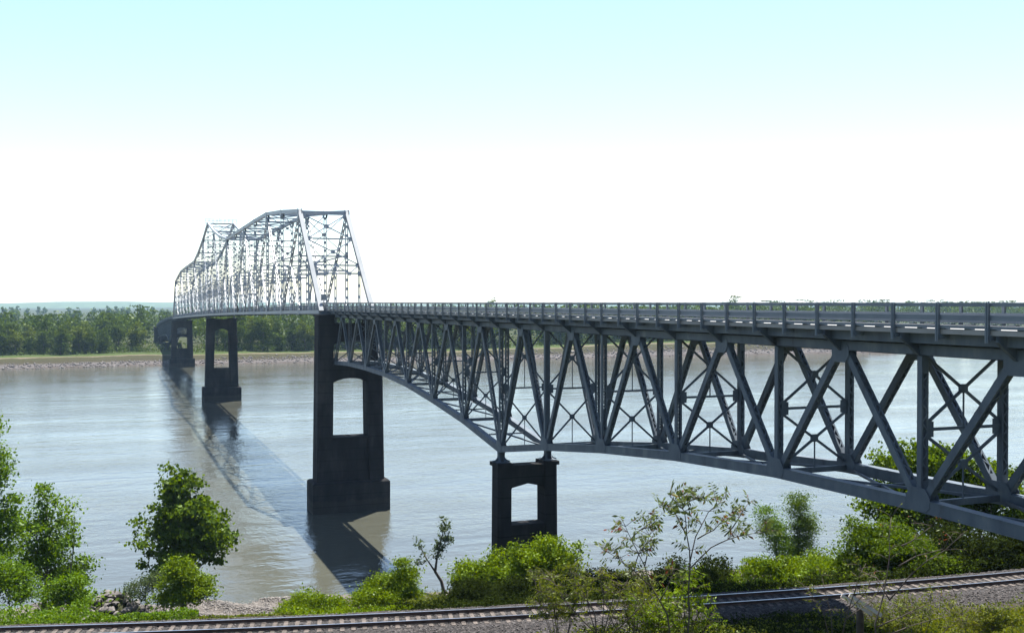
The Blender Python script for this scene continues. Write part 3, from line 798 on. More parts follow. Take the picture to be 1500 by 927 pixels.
# ------------------------------------------------------------------ rocks
N = 4200
X = NR.uniform(-420, 640, N); s_ = NR.uniform(-1.5, 8.5, N) + NR.uniform(0, 8, N) * (X > 60)
Yq = farshore(X) + s_; tag(stones('far_riprap', np.stack([X, Yq, gz(X, Yq) + .1], 1), .6, ROCK), kind='stuff')
GRAVEL = mottled('beach_gravel', [(.3, (.05, .045, .042)), (.5, (.11, .10, .092)), (.7, (.20, .18, .165))], 1.5, .95)
N = 9000
X = NR.uniform(-12, 24, N); Yq = trackY(X) + NR.uniform(54, 70, N)
tag(stones('shore_gravel', np.stack([X, Yq, gz(X, Yq) + .02], 1), .13, GRAVEL), kind='stuff')
def rock_mesh(seed, mat):
    r = random.Random(seed); m = MB()
    bmv = []
    import bmesh
    b_ = bmesh.new(); bmesh.ops.create_icosphere(b_, subdivisions=2, radius=1)
    dirs = [Vector((r.gauss(0, 1), r.gauss(0, 1), r.gauss(0, 1))).normalized() for _ in range(9)]
    cut = [r.uniform(.42, .75) for _ in dirs]
    for v in b_.verts:
        for d_, c in zip(dirs, cut):
            e = v.co.dot(d_)
            if e > c: v.co -= d_ * (e - c)
        v.co.z *= .62; v.co.x *= 1.2
    me = bpy.data.meshes.new('boulder'); b_.to_mesh(me); b_.free(); me.materials.append(mat); return me
rms = [rock_mesh(i, ROCK) for i in range(4)]
rr = random.Random(3)
for i in range(184):
    if i < 170:
        x, y = PILE[0] + rr.gauss(.3, 2.9), PILE[1] + rr.gauss(-1.0, 2.4); sc = rr.uniform(.22, .58)
    else:
        px, d = rr.uniform(320, 420), rr.uniform(110, 118); x, y = P(px, d); sc = rr.uniform(.12, .3)
    o = bpy.data.objects.new('boulder', rms[i % 4]); COL.objects.link(o)
    o.location = (x, y, float(gz(x, y)) + .2 * sc); o.scale = (sc, sc * rr.uniform(.7, 1.1), sc); o.rotation_euler = (rr.uniform(-.35, .35), rr.uniform(-.35, .35), rr.uniform(0, 6.28))
    if i < 170: tag(o, 'pale limestone boulder in the riprap pile between the left trees and the sycamore', 'rock', 'boulders of the riprap pile')
    else: tag(o, 'small pale rock lying on the gravel beach right of the sycamore', 'rock', 'rocks on the gravel beach')
lg = MB(); lg.tube([(262, float(farshore(262)) + 11, -28.6), (266, float(farshore(266)) + 11.5, -28.3), (273, float(farshore(273)) + 11, -28.4)], [.5, .45, .25], 8)
x_, y_ = 267, float(farshore(267)) + 11
lo = lg.build('driftwood_log', WOODG, origin=(x_, y_, -28.6)); lo.location = (x_, y_, float(gz(x_, y_)) + .35)
tag(lo, 'pale driftwood log lying on the far rocky bank, seen through the truss', 'log')

# ------------------------------------------------------------------ foliage
def quads(C, size, rg, aspect=.6, up=0.0, jit=.5):
    """one diamond leaf per centre, random direction"""
    N = len(C)
    a = rg.normal(size=(N, 3)); a[:, 2] += up; a /= np.linalg.norm(a, axis=1, keepdims=True)
    b_ = rg.normal(size=(N, 3)); b_ -= a * (a * b_).sum(1, keepdims=True); b_ /= np.linalg.norm(b_, axis=1, keepdims=True)
    sz = (size * rg.uniform(1 - jit, 1 + jit, (N, 1)))
    nrm = np.cross(a, b_)
    V = np.stack([C - a * sz * .5, C + b_ * sz * aspect * .5 + nrm * sz * .08, C + a * sz * .5, C - b_ * sz * aspect * .5 + nrm * sz * .08], 1)
    return V.reshape(-1, 3), np.arange(4 * N).reshape(N, 4)

def crown_pts(blobs, nclump, nleaf, cr, rg, fill=.5):
    """blobs: (x,y,z,rx,ry,rz). clumps sit mostly in the outer shell, leaves spread round each clump"""
    B = np.array(blobs, float); wgt = (B[:, 3] * B[:, 4] * B[:, 5]) ** .7; wgt /= wgt.sum()
    ii = rg.choice(len(B), nclump, p=wgt)
    d = rg.normal(size=(nclump, 3)); d /= np.linalg.norm(d, axis=1, keepdims=True)
    r_ = rg.uniform(0, 1, (nclump, 1)) ** fill * rg.uniform(.75, 1.1, (nclump, 1))
    C = B[ii, :3] + d * r_ * B[ii, 3:6]
    L = C[:, None] + rg.normal(size=(nclump, nleaf, 3)) * cr * rg.uniform(.7, 1.25, (nclump, 1, 1)) * np.array([1, 1, .55])
    return C, L.reshape(-1, 3)

def limbs(mb, base, C, rg, h, r0, n, lean=None):
    """trunk to the middle of the crown with limbs reaching clump centres"""
    base = Vector(base); c = Vector(C.mean(0)); topp = Vector((c.x, c.y, C[:, 2].max() * .9))
    pts = [base]
    for i in range(1, 6):
        t = i / 5; q = base.lerp(topp, t); q.x += rg.normal() * h * .012; q.y += rg.normal() * h * .012; pts.append(q)
    mb.tube(pts, [r0 * (1.25 - 1.15 * i / 5) if i else r0 * 1.5 for i in range(6)], 7)
    for j in rg.choice(len(C), min(n, len(C)), replace=False):
        e = Vector(C[j]); t = min(.92, max(.1, (e.z - base.z) / max(.1, topp.z - base.z) * .75))
        k = min(4, int(t * 5)); s = pts[k].lerp(pts[k + 1], t * 5 - k)
        mid = s.lerp(e, .5) + Vector((0, 0, -(e - s).length * .06))
        rr_ = r0 * (1.1 - t) * .38 + .012
        mb.tube([s, mid, e], [rr_, rr_ * .6, rr_ * .2], 5)

def plant(name, label, cat, px, d, blobs_px, nclump, nleaf, cr, leaf, mat, r0, nl=14, seed=1, group=None, up=.25, aspect=.6, fill=.5, depth=1.0, bark=BARK, sink=.1, stemname='trunk', leafname='crown', clump=True):
    rg = np.random.default_rng(seed)
    x, y = P(px, d); g = float(gz(x, y)) - sink; k = d / F
    root = thing(name, (x, y, g), label, cat, group)
    bl = []
    for bx, by, rx, rz in blobs_px:
        o = (bx - px) * k; dp = rg.uniform(-.35, .35) * rx * k
        bl.append((o * CS + dp * SN, -o * SN + dp * CS, -(by - 443) * k - g, rx * k, rx * k * depth, rz * k))
    if leafname == 'foliage': leaf *= .72; nleaf = int(nleaf * 1.9)
    if clump: nclump = max(8, int(nclump * .30)); nleaf = int(nleaf * 5.0); cr *= 1.45
    C, L = crown_pts(bl, nclump, nleaf, cr, rg, fill)
    L = L[L[:, 2] > -.3]
    V, Q = quads(L, leaf, rg, aspect, up)
    m = MB(); limbs(m, (0, 0, -.3), C, rg, C[:, 2].max(), r0, nl)
    m.build(stemname, bark, root, origin=(0, 0, 0), smooth=True)
    mesh_np(leafname, V, Q, mat, root)
    return root

# trees on the near shore
plant('sycamore_tree', 'rounded sycamore with big leaves standing alone at the water left of the pier', 'tree', 268, 103,
      [(258, 715, 38, 34), (250, 755, 48, 40), (285, 765, 48, 45), (235, 790, 42, 36), (300, 795, 40, 34), (262, 800, 55, 45), (325, 790, 20, 18), (245, 830, 34, 24)],
      700, 15, .34, .36, L_SYC, .28, 40, 21, up=.5, aspect=.8)
plant('cottonwood_tree', 'slender bright green cottonwood with a pointed top at the left edge of the river view', 'tree', 66, 90,
      [(68, 725, 18, 26), (60, 765, 38, 36), (80, 800, 40, 36), (45, 815, 40, 38), (92, 765, 16, 16), (70, 845, 44, 34), (108, 830, 22, 26)],
      520, 14, .32, .25, L_WIL, .22, 34, 22)
plant('cottonwood_tree', 'tall cottonwood cut off by the left edge of the photo', 'tree', -34, 84,
      [(-40, 640, 40, 50), (-5, 690, 22, 36), (-14, 665, 28, 24), (-25, 735, 34, 50), (-8, 790, 40, 46), (8, 742, 18, 28)],
      520, 14, .32, .25, L_WIL, .28, 34, 23)
plant('sapling', 'thin airy sapling right beside the pointed cottonwood', 'tree', 96, 88,
      [(98, 790, 10, 30), (108, 850, 20, 22), (100, 740, 9, 18), (118, 870, 16, 14)], 60, 9, .3, .28, L_WIL, .09, 14, 24)
plant('shrub', 'leafy shrub filling the left corner under the tall cottonwood', 'shrub', 18, 78,
      [(10, 850, 34, 26), (38, 862, 24, 20), (-15, 840, 30, 34)], 220, 14, .3, .26, L_WIL, .07, 12, 25, stemname='stem', leafname='foliage')
plant('shrub', 'low shrub at the foot of the pointed cottonwood beside the riprap', 'shrub', 104, 80,
      [(100, 862, 28, 20), (122, 855, 14, 18), (78, 872, 24, 14), (104, 884, 30, 14)], 170, 13, .28, .25, L_WIL, .06, 12, 26, stemname='stem', leafname='foliage')
plant('shrub', 'bright green vine covered shrub at the foot of the sycamore', 'shrub', 270, 84,
      [(268, 860, 36, 28), (288, 868, 22, 22), (245, 868, 22, 20), (262, 832, 20, 18)], 380, 15, .26, .25, L_BUSH, .07, 14, 27, stemname='stem', leafname='foliage')
plant('shrub', 'grey green thin shrub left of the sycamore by the rocks', 'shrub', 208, 92,
      [(210, 862, 20, 22), (192, 872, 14, 16), (226, 850, 14, 16)], 120, 10, .26, .22, L_GREY, .06, 16, 28, stemname='stem', leafname='foliage')
plant('shrub', 'small rounded bright green bush by the track under the pier shadow', 'shrub', 456, 66,
      [(446, 888, 32, 26), (478, 890, 26, 20), (425, 895, 16, 14)], 400, 16, .2, .18, L_BUSH, .05, 10, 29, stemname='stem', leafname='foliage')
plant('shrub', 'tall bright vine draped bush in front of the shadow of the pier', 'shrub', 572, 74,
      [(572, 868, 44, 30), (595, 845, 22, 26), (548, 870, 28, 24), (590, 880, 36, 20), (528, 882, 16, 16)], 560, 16, .22, .2, L_BUSH, .06, 12, 30, stemname='stem', leafname='foliage')
plant('shrub', 'yellow green low weeds clump between two bushes beside the track', 'shrub', 640, 66,
      [(640, 888, 34, 12), (675, 885, 20, 12), (605, 890, 20, 10)], 200, 14, .18, .16, L_YELL, .03, 6, 31, stemname='stem', leafname='foliage')
plant('shrub', 'big leafy bush just left of the short pier', 'shrub', 705, 73,
      [(700, 850, 38, 36), (726, 838, 24, 30), (680, 842, 18, 24), (712, 872, 44, 24)], 480, 15, .26, .24, L_BUSH, .08, 14, 32, stemname='stem', leafname='foliage')
plant('shrub', 'broad leafy bush growing in front of the short pier', 'shrub', 790, 69,
      [(782, 820, 34, 36), (805, 812, 28, 24), (822, 830, 26, 22), (770, 850, 40, 34), (840, 808, 12, 10), (800, 862, 46, 26)], 620, 15, .26, .24, L_BUSH, .08, 16, 33, stemname='stem', leafname='foliage')
plant('shrub', 'low thicket coloured shade-dark right of the short pier', 'shrub', 890, 84,  # bridge shade put into the leaf colour, also on the next two bushes
      [(880, 855, 44, 30), (920, 865, 38, 24), (850, 860, 30, 26), (950, 872, 28, 18)], 420, 14, .28, .24, L_SHADE, .08, 12, 34, stemname='stem', leafname='foliage')
plant('shrub', 'rounded bush coloured shade-dark behind the airy sapling, left of its pair', 'shrub', 985, 80,
      [(985, 850, 26, 28), (965, 868, 22, 18), (1000, 868, 28, 20)], 260, 14, .28, .24, L_SHADE, .08, 12, 35, stemname='stem', leafname='foliage')
plant('shrub', 'rounded bush coloured shade-dark behind the airy sapling, right of its pair', 'shrub', 1045, 80,
      [(1045, 840, 28, 26), (1055, 858, 26, 22), (1030, 862, 22, 18)], 280, 14, .28, .24, L_SHADE, .08, 12, 36, stemname='stem', leafname='foliage')
plant('shrub', 'bright vine covered bush beside the track, left of the bridge shadow thicket', 'shrub', 1130, 76,
      [(1115, 840, 30, 24), (1150, 838, 34, 20), (1185, 830, 28, 24), (1210, 825, 24, 24), (1090, 855, 16, 14), (1165, 855, 44, 14)], 520, 15, .24, .22, L_BUSH, .06, 12, 37, stemname='stem', leafname='foliage')
plant('willow_tree', 'feathery young willow on the shore, the left one of two', 'tree', 1140, 96,
      [(1128, 770, 16, 30), (1140, 790, 22, 26), (1118, 745, 12, 16), (1150, 808, 16, 16)], 300, 14, .3, .2, L_WIL, .1, 18, 38, aspect=.35)
plant('willow_tree', 'feathery young willow on the shore, the right and taller one of two', 'tree', 1172, 97,
      [(1170, 735, 18, 18), (1176, 762, 22, 22), (1172, 790, 20, 22), (1162, 812, 18, 14), (1186, 775, 12, 16)], 420, 15, .3, .2, L_SYC, .12, 18, 39, aspect=.35)
plant('broadleaf_tree', 'big bright broadleaf tree behind the right part of the deck truss', 'tree', 1385, 80,
      [(1320, 690, 40, 36), (1360, 680, 40, 30), (1405, 685, 46, 34), (1300, 735, 40, 36), (1350, 745, 60, 50), (1420, 740, 55, 46), (1470, 715, 44, 44), (1500, 760, 50, 50)],
      1300, 16, .34, .3, L_TREE, .3, 44, 40)
plant('shrub', 'tall green thicket on the bank below the bottom chord, left of the big tree', 'shrub', 1280, 72,
      [(1270, 790, 34, 30), (1305, 800, 40, 40), (1255, 820, 28, 30), (1290, 835, 50, 28), (1340, 820, 44, 36), (1240, 842, 24, 18)], 680, 14, .28, .26, L_SYC, .1, 18, 41, stemname='stem', leafname='foliage')
plant('shrub', 'thicket coloured dark for the shade under the right end of the bridge', 'shrub', 1430, 70,  # near-black leaves paint the shade below the deck
      [(1400, 800, 46, 36), (1455, 800, 46, 36), (1500, 805, 40, 40), (1420, 825, 50, 22), (1480, 828, 46, 18)], 560, 14, .28, .26, L_SHADE, .1, 18, 42, stemname='stem', leafname='foliage')

for j, (px_, d_, yt, rx_, mt, lb) in enumerate([  # dark ones added to paint the shaded foot of the bushes
        (690, 66, 868, 34, L_SHADE, 'low shrub coloured dark as shade by the ballast below the left of the two big bushes'),
        (762, 67, 862, 40, L_SHADE, 'low shrub coloured dark as shade by the ballast between the two big bushes'),
        (835, 67, 862, 40, L_SHADE, 'low shrub coloured dark as shade by the ballast below the bush of the short pier'),
        (905, 68, 860, 40, L_SHADE, 'low shrub coloured dark as shade by the ballast before the low thicket'),
        (975, 70, 858, 36, L_SHADE, 'low shrub coloured dark as shade by the track behind the airy sapling'),
        (1040, 70, 856, 36, L_SHADE, 'low shrub coloured dark as shade at the edge of the bridge shadow beyond the rails'),
        (1215, 72, 838, 40, L_BUSH, 'yellow green vine mound beside the track below the tall thicket'),
        (1375, 69, 822, 44, L_TREE, 'green flecked shrub beside the track under the bottom chord'),
        (1330, 70, 800, 34, L_TREE, 'upright green shrub touching the bottom chord right of the tall thicket')]):
    plant('shrub', lb, 'shrub', px_, d_, [(px_, yt, rx_, 16), (px_ - rx_ * .6, yt + 10, rx_ * .6, 12), (px_ + rx_ * .6, yt + 8, rx_ * .6, 12)], 260, 14, .22, .22, mt, .05, 10, 300 + j, stemname='stem', leafname='foliage')
# leaning thin tree with a bent bare trunk
def leaning():
    d = 82; px = 651; x, y = P(px, d); g = float(gz(x, y)); k = d / F; rg = np.random.default_rng(50)
    root = thing('leaning_tree', (x, y, g), 'thin wind bent tree with a bare curved trunk left of the short pier', 'tree')
    q = lambda a, b_, dp=0: Vector(((a - px) * k * CS + dp * SN, -(a - px) * k * SN + dp * CS, -(b_ - 443) * k - g))
    m = MB()
    t = [q(651, 880), q(650, 868), q(646, 852), q(637, 838), q(640, 815), q(645, 795), q(650, 775)]; t[0].z = -.3
    m.tube(t, [.17, .15, .13, .12, .07, .05, .03], 7)
    m.tube([q(637, 838), q(625, 820), q(614, 800)], [.08, .05, .025], 6); m.tube([q(625, 820), q(618, 828), q(610, 822)], [.04, .03, .02], 5); m.tube([q(641, 812), q(652, 795), q(655, 785)], [.05, .03, .02], 5)
    m.build('trunk', BARK, root, origin=(0, 0, 0), smooth=True)
    bl = [(*q(650, 772), .55, .5, .75), (*q(647, 795), .6, .5, .8), (*q(640, 812), .35, .35, .6), (*q(614, 800), .35, .35, .8), (*q(622, 818), .3, .3, .6), (*q(655, 790), .35, .4, .5), (*q(612, 826), .3, .3, .4)]
    C, L = crown_pts(bl, 100, 11, .17, rg, .6); V, Q = quads(L, .2, rg, .5, .3)
    mesh_np('crown', V, Q, L_GREY, root)
leaning()

# foreground saplings with sparse pinnate leaves: stems given as metres (right, up, back) from the base
def sapling(label, px, d, stems, leaf, nper, seed, r0, mat, base_y, twigmat=TWIG, sub=3):
    rg = np.random.default_rng(seed); k = d / F
    x, y = P(px, d); g = float(gz(x, y))
    root = thing('sapling', (x, y, g), label, 'sapling')
    q = lambda a, b_, dp: Vector(((a - px) * k * CS + dp * SN, -(a - px) * k * SN + dp * CS, -(b_ - 443) * k - g))
    m = MB(); ends = []
    for si, st in enumerate(stems):
        dp0 = rg.uniform(-.25, .25); pts = []
        for i, (a, b_) in enumerate(st):
            pts.append(q(a, b_, dp0 * i))
        # smooth the polyline
        P2 = [pts[0]]
        for i in range(len(pts) - 1):
            P2 += [pts[i].lerp(pts[i + 1], .5) + Vector(rg.normal(size=3)) * .02, pts[i + 1]]
        L = len(P2)
        m.tube(P2, [r0 * (1 - .82 * i / (L - 1)) * (1 if si == 0 else .7) + .004 for i in range(L)], 5)
        for i in range(L // 2, L):
            for _ in range(sub):
                dr = Vector(rg.normal(size=3)); dr.z = abs(dr.z) * .6; dr.normalize()
                e = P2[i] + dr * rg.uniform(.2, .6); m.tube([P2[i], P2[i].lerp(e, .5) + Vector((0, 0, .03)), e], [.008, .006, .003], 4); ends.append((P2[i], e))
    m.build('stem', twigmat, root, origin=(0, 0, 0), smooth=True)
    LV, LQ, c = [], [], 0
    for s, e in ends:
        ax = (e - s).normalized(); sd = ax.cross(Vector(rg.normal(size=3))).normalized()
        for i in range(nper):
            t = (i // 2 + 1) / (nper / 2); sg = 1 if i % 2 else -1
            p = s.lerp(e, .25 + .75 * t)
            u = (sd * sg * .8 + ax * .45 + Vector((0, 0, -.35))).normalized() + Vector(rg.normal(size=3)) * .15
            v = u.cross(ax).cross(u).normalized() if u.cross(ax).length > 1e-3 else sd
            v = (u.cross(Vector(rg.normal(size=3)))).normalized()
            l = leaf * rg.uniform(.7, 1.3)
            LV += [tuple(p), tuple(p + u * l * .5 + v * l * .17), tuple(p + u * l), tuple(p + u * l * .5 - v * l * .17)]; LQ.append((c, c + 1, c + 2, c + 3)); c += 4
    mesh_np('foliage', LV, LQ, mat, root)
    return root
sapling('airy foreground sapling with sparse pinnate leaves reaching in front of the river', 1008, 27, [
    [(1008, 960), (1010, 900), (1010, 830), (1004, 780), (1000, 745), (978, 722)],
    [(1010, 832), (1022, 790), (1044, 755), (1070, 738)], [(1010, 835), (1040, 800), (1062, 786), (1088, 776), (1112, 770)], [(1004, 780), (990, 752), (968, 745)],
    [(1000, 745), (1015, 730), (1032, 728)], [(1062, 786), (1085, 760), (1100, 740)], [(1022, 790), (1045, 775), (1058, 758)], [(1000, 745), (1003, 728), (1008, 718)]], .14, 12, 60, .022, L_SPARSE, 900)
sapling('airy foreground sapling leaning left with thin bare lower stems', 985, 25, [
    [(985, 960), (978, 900), (955, 860), (930, 835), (905, 815), (880, 800)], [(955, 860), (945, 830), (925, 790), (915, 768)], [(968, 880), (985, 850), (992, 838)],
    [(945, 830), (950, 800), (962, 775)], [(930, 835), (935, 810), (945, 792)], [(925, 790), (940, 775), (955, 770)]], .13, 10, 61, .018, L_SPARSE, 900)
sapling('weedy yellow green sapling in front of the curve of the track', 880, 30, [
    [(880, 960), (872, 900), (850, 860), (835, 838)], [(880, 950), (885, 890), (880, 850), (878, 838)], [(880, 950), (905, 890), (925, 850), (935, 838)], [(875, 930), (840, 895), (815, 860), (800, 845)], [(885, 940), (930, 895), (950, 868)],
    [(878, 940), (860, 880), (858, 850)], [(882, 940), (900, 870), (905, 846)]], .1, 9, 62, .018, L_YELL, 927, sub=5)
sapling('leafy sapling with yellow green leaves at the edge of the bridge shadow', 1010, 31, [
    [(1010, 960), (1005, 910), (1000, 880), (1004, 852)], [(1010, 950), (1025, 900), (1018, 868), (1012, 850)], [(1010, 950), (985, 910), (978, 880)], [(1010, 950), (1000, 905), (985, 868)], [(1010, 955), (1035, 920), (1040, 900)], [(1010, 955), (1015, 915), (1030, 880)]], .13, 10, 63, .02, L_BUSH, 927, sub=6)
sapling('half dead sapling with bare twigs and a few reddish leaves before the right thicket', 1290, 27, [
    [(1290, 980), (1288, 920), (1305, 880), (1318, 830), (1322, 800), (1330, 770)], [(1305, 880), (1330, 840), (1375, 800), (1395, 775)], [(1305, 880), (1290, 850), (1265, 840)], [(1318, 830), (1345, 815), (1385, 805)],
    [(1288, 920), (1320, 905), (1360, 885), (1400, 872)], [(1290, 935), (1330, 915), (1385, 895)], [(1322, 800), (1340, 790), (1365, 770)]], .09, 5, 64, .022, L_SPARSE, 927, sub=2)
sapling('twiggy sapling beside the broken post, before the ballast', 1225, 29, [
    [(1225, 985), (1238, 900), (1246, 860), (1250, 820)], [(1225, 970), (1210, 900), (1190, 870)], [(1238, 900), (1262, 870), (1270, 840)], [(1238, 910), (1280, 885), (1300, 860)], [(1225, 960), (1222, 900), (1212, 850)]], .09, 6, 65, .018, L_YELL, 927, sub=3)
sapling('low weedy sapling right of the broken post', 1345, 34, [
    [(1345, 975), (1340, 920), (1335, 890)], [(1345, 970), (1365, 915), (1370, 880)], [(1345, 970), (1325, 910), (1320, 895)], [(1345, 970), (1390, 920), (1410, 900)], [(1345, 972), (1350, 905), (1352, 882)]], .12, 8, 66, .016, L_YELL, 927, sub=6)

for j, (px_, d_, top_, wdt, mt, lb) in enumerate([
        (822, 33, 842, 44, L_YELL, 'yellow green weed clump hanging over the near rail left of the weedy sapling'),
        (925, 34, 848, 48, L_YELL, 'yellow green weed clump over the track right of the weedy sapling'),
        (965, 33, 872, 34, L_BUSH, 'bright leafy weed left of the leafy sapling by the bridge shadow'),
        (1310, 36, 872, 46, L_YELL, 'straggling dry weed between the broken post and the low weedy sapling'),
        (1420, 40, 888, 50, L_GRASS, 'tall grassy weed in the sunlit grass at the lower right')]):
    r5 = random.Random(500 + j)
    sts = []
    for q_ in range(9):
        e = px_ + r5.uniform(-1, 1) * wdt; tp = top_ + r5.uniform(0, 38)
        sts.append([(px_ + r5.uniform(-8, 8), 985), (px_ + (e - px_) * .45, 925), (px_ + (e - px_) * .8, (tp + 925) / 2), (e, tp)])
    sapling(lb, px_, d_, sts, .11, 10, 510 + j, .014, mt, 927, sub=6)

# broken post with two bleached boards
x, y = P(1262, 34); g = float(gz(x, y))
ps = thing('broken_post', (x, y, g), 'dark broken post with two bleached boards hanging across its top', 'post')
k = 34 / F; q = lambda a, b_, dp=0: Vector((x + (a - 1262) * k * CS + dp * SN, y - (a - 1262) * k * SN + dp * CS, -(b_ - 443) * k))
m = MB(); m.tube([(x, y, g - .4), q(1262, 905), q(1260, 874)], [.13, .12, .10], 8); m.build('post', WOODD, ps, smooth=True)
for (a, b_), (c, d_), dp in (((1232, 871), (1277, 899), -.16), ((1243, 870), (1290, 900), -.2)):
    m = MB(); m.beam(q(a, b_, dp), q(c, d_, dp), .05, .11, Vector((0, 1, 0))); m.build('board', WOODG, ps)
# ground cover
def cover(name, n_, xr_, nr_, hmax, leaf, mat, seed, aspect=.6, up=.6):
    rg = np.random.default_rng(seed)
    X = rg.uniform(*xr_, n_); o = rg.uniform(*nr_, n_); Y = trackY(X) + o
    hump = .5 + .5 * np.sin(X * .9 + 2 * np.sin(X * .31)) * np.cos(o * .8 + X * .2)
    bump = np.clip(.5 + .55 * np.sin(X * 2.3 + 1.7 * np.sin(o * 1.1)) * np.sin(o * 1.9 + 1.3 * np.sin(X * .8)), 0, 1)
    h = rg.uniform(0, 1, n_) ** .7 * hmax * (.2 + .4 * hump + .4 * bump)
    V, Q = quads(np.stack([X, Y, gz(X, Y) + h], 1), leaf, rg, aspect, up)
    return tag(mesh_np(name, V, Q, mat), kind='stuff')
cover('undergrowth', 30000, (-26, -1.0), (3.3, 10.5), 1.6, .14, L_WIL, 70)
cover('undergrowth', 10000, (-1.0, 4.6), (3.3, 9), .75, .13, L_WIL, 68)
cover('beach_weeds', 2600, (4.2, 9.5), (3.4, 6.0), .22, .12, L_YELL, 69)
cover('vine_cover', 5000, (9, 16), (3.5, 9), .6, .13, L_BUSH, 71)
cover('shade_toned_cover', 16000, (15, 33), (3.5, 11), .8, .15, L_SHADE, 79)  # dark leaves painting the shade at the bottom of the bushes
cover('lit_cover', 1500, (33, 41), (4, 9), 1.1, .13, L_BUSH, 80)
cover('shade_toned_cover', 5000, (33, 41), (3.5, 9), .8, .15, L_SHADE, 83)  # same painted shade, continued to the right
cover('shade_toned_weeds', 22000, (22.5, 36), (-15, -2.4), .75, .15, L_SHADE, 81)  # dark weeds added to blacken the ground inside the bridge shadow
cover('slope_scrub', 16000, (-60, 62), (11, 52), 1.2, .34, L_TREE, 72)
cover('shade_toned_scrub', 14000, (40, 62), (3.5, 12), 1.4, .17, L_SHADE, 73)  # shade under the bridge end painted with dark scrub leaves
cover('shade_leaves', 1300, (38, 62), (3.5, 12), 1.6, .2, L_TREE, 82)
cover('grass', 42000, (35, 62), (-14, -5.0), .45, .3, L_GRASS, 74, .14, 1.4)
cover('trackside_weeds', 16000, (20, 50), (-14, -3.6), 1.0, .13, L_YELL, 75)
cover('trackside_tufts', 1500, (-20, 26), (-6.5, -3.8), .25, .12, L_YELL, 76)
cover('hillside_weeds', 9000, (-8, 40), (-52, -15), .7, .2, L_YELL, 77)

# ------------------------------------------------------------------ far bank woods
def far_tree_mesh(seed, h, wd, mat, kind):
    rg = np.random.default_rng(seed)
    bl = []
    for _ in range(9):
        t = rg.uniform(.15, .88); rr_ = wd * .5 * (1 - .5 * abs(t - .45)) * rg.uniform(.4, .66)
        a = rg.uniform(0, 6.28); q = wd * .26 * rg.uniform(0, 1) * (1.15 - t)
        bl.append((math.cos(a) * q, math.sin(a) * q, h * t, rr_, rr_, rr_ * rg.uniform(.9, 1.3)))
    bl.append((0, 0, h * .86, wd * .22, wd * .22, h * .13)); bl.append((0, 0, h * .12, wd * .42, wd * .42, h * .14))
    C, L = crown_pts(bl, 110, 30, 1.0, rg, .4); V, Q = quads(L, .9, rg, .75, .3)
    m = MB(); limbs(m, (0, 0, -.4), C, rg, h, .35, 10)
    return m, V, Q
FT = []
for i, (h, wd, mt) in enumerate([(21, 18, L_FAR), (23, 20, L_FAR), (18, 16, L_FAR2), (25, 18, L_FAR), (16, 15, L_FAR), (21, 20, L_FAR2)]):
    m, V, Q = far_tree_mesh(100 + i, h, wd, mt, i); FT.append((m, V, Q, mt, h))
protos = {}
def far_tree(i, X, Y, sc, rot, label, group):
    m, V, Q, mt, h = FT[i]
    z = float(gz(X, Y)) - .2
    r = thing('cottonwood_tree', (X, Y, z), label, 'tree', group)
    r.scale = (sc * 1.18, sc * 1.18, sc); r.rotation_euler = (0, 0, rot)
    if i not in protos:
        a = m.build('trunk', BARK, r, origin=(0, 0, 0)); b_ = mesh_np('crown', V, Q, mt, r); protos[i] = (a, b_)
    else:
        for s in protos[i]:
            c = s.copy(); COL.objects.link(c); c.parent = r
rr = random.Random(8)
LBL = {('left', 0): 'leafy green cottonwood in the front row of the far bank woods left of the bridge',
       ('left', 1): 'tall green cottonwood behind the front row of the far bank woods left of the bridge',
       ('right', 0): 'leafy green cottonwood in the front row of the far bank woods right of the bridge',
       ('right', 1): 'tall green cottonwood behind the front row of the far bank woods right of the bridge'}
for side, x0, x1 in (('left', -330, 14), ('right', 56, 505)):
    for row, (s0, s1, step, scl) in enumerate(((34, 44, 7.6, (.62, .95)), (50, 66, 8.6, (.85, 1.12)))):
        X = x0
        while X < x1:
            X += step * rr.uniform(.7, 1.3)
            if side == 'right' and 232 < X < 262: continue
            if side == 'left' and X > 4 and row == 0: continue
            s = rr.uniform(s0, s1)
            far_tree(rr.randrange(6), X, float(farshore(X)) + s, rr.uniform(*scl) * ((.98 if X < -105 else .84) if side == 'left' else .96), rr.uniform(0, 6.28), LBL[(side, row)], 'far bank trees, ' + ('front row ' if row == 0 else 'second row ') + side + ' of the bridge')
X, Y = P(206, 730); far_tree(3, X, Y, 1.12, .4, 'lone tall tree rising above the far woods just left of the bridge', None)
X, Y = P(716, 900); far_tree(5, X, Y, 1.35, 1.4, 'broad treetop rising above the parapet, over the middle of the nearest span', None)
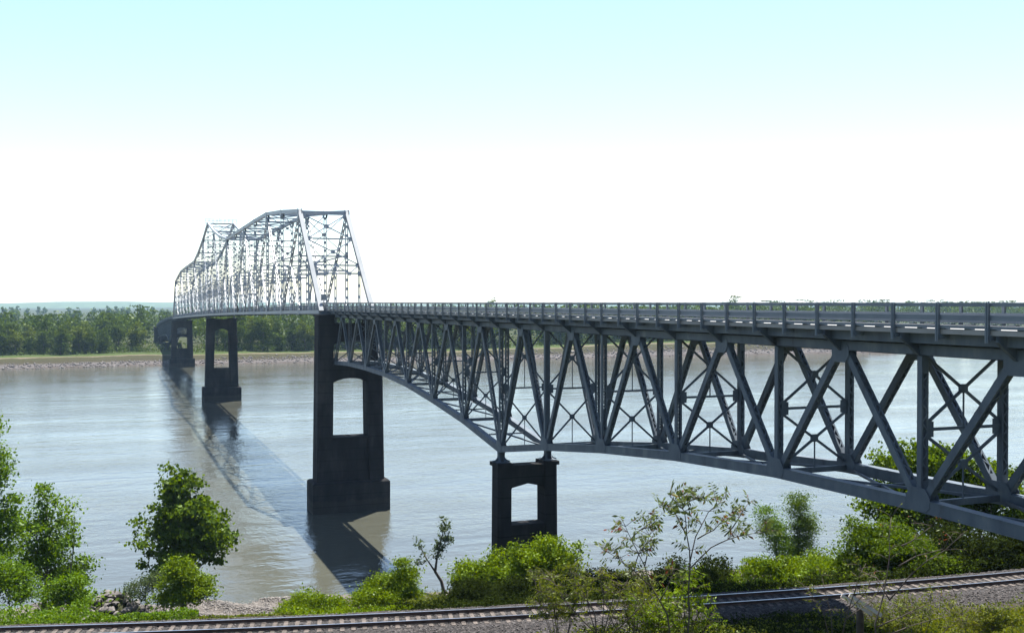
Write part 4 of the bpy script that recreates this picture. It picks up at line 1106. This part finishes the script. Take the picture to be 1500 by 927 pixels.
X, Y = P(1075, 900); far_tree(3, X, Y, 1.32, 2.4, 'single treetop rising above the parapet on the far horizon', None)

# the woods behind, one mass
rg = np.random.default_rng(200)
AV, AQ, c = [], [], 0
def mass(N, xr_, sr_, h0, h1, nleaf, leaf):
    global c
    X = rg.uniform(*xr_, N); s = rg.uniform(*sr_, N); Y = farshore(X) + s
    for x, y in zip(X, Y):
        if abs(x - XC) < 16 and y < 900: continue
        if 225 < x < 275 and y < 760: continue
        h = rg.uniform(h0, h1) * ((.86 if x > -120 else .98) if x < 30 and y < 1300 else 1); wd = h * .55; g = float(gz(x, y))
        d = rg.normal(size=(nleaf, 3)); d /= np.linalg.norm(d, axis=1, keepdims=True); r_ = rg.uniform(.4, 1, (nleaf, 1)) ** .5
        lump = rg.normal(size=(14, 3)) * np.array([wd * .2, wd * .2, h * .2])
        L = np.array([x, y, g + h * .58]) + d * r_ * np.array([wd * .34, wd * .34, h * .27]) + lump[rg.integers(0, 14, nleaf)]
        L[:, 2] = np.minimum(L[:, 2], g + h)
        V, Q = quads(L, leaf, rg, .8, .3); AV.append(V); AQ.append(Q + c); c += len(V)
mass(260, (-420, 520), (80, 170), 19, 25, 220, 1.6)
mass(420, (-700, 1500), (170, 520), 18, 24, 150, 2.1)
mass(170, (530, 1300), (30, 140), 22, 28.5, 330, 1.5)
mass(520, (-1600, 3000), (520, 1900), 15, 20, 44, 5.0)
tag(mesh_np('woods', np.concatenate(AV), np.concatenate(AQ), L_FAR), kind='stuff')
# scrub along the far bank top
N = 26000
X = rg.uniform(-420, 520, N); s = rg.uniform(31, 62, N); k = (np.abs(X - XC) > 9) | (s > 48); X, s = X[k], s[k]; N = len(X); Y = farshore(X) + s
V, Q = quads(np.stack([X, Y, gz(X, Y) + rg.uniform(0, 1, N) ** 1.3 * (1.2 + 4.2 * np.clip((s - 31) / 9, 0, 1) * (.5 + .5 * np.sin(X * .2) ** 2))], 1), .9, rg, .7, .5)
tag(mesh_np('bank_scrub', V, Q, L_FAR), kind='stuff')
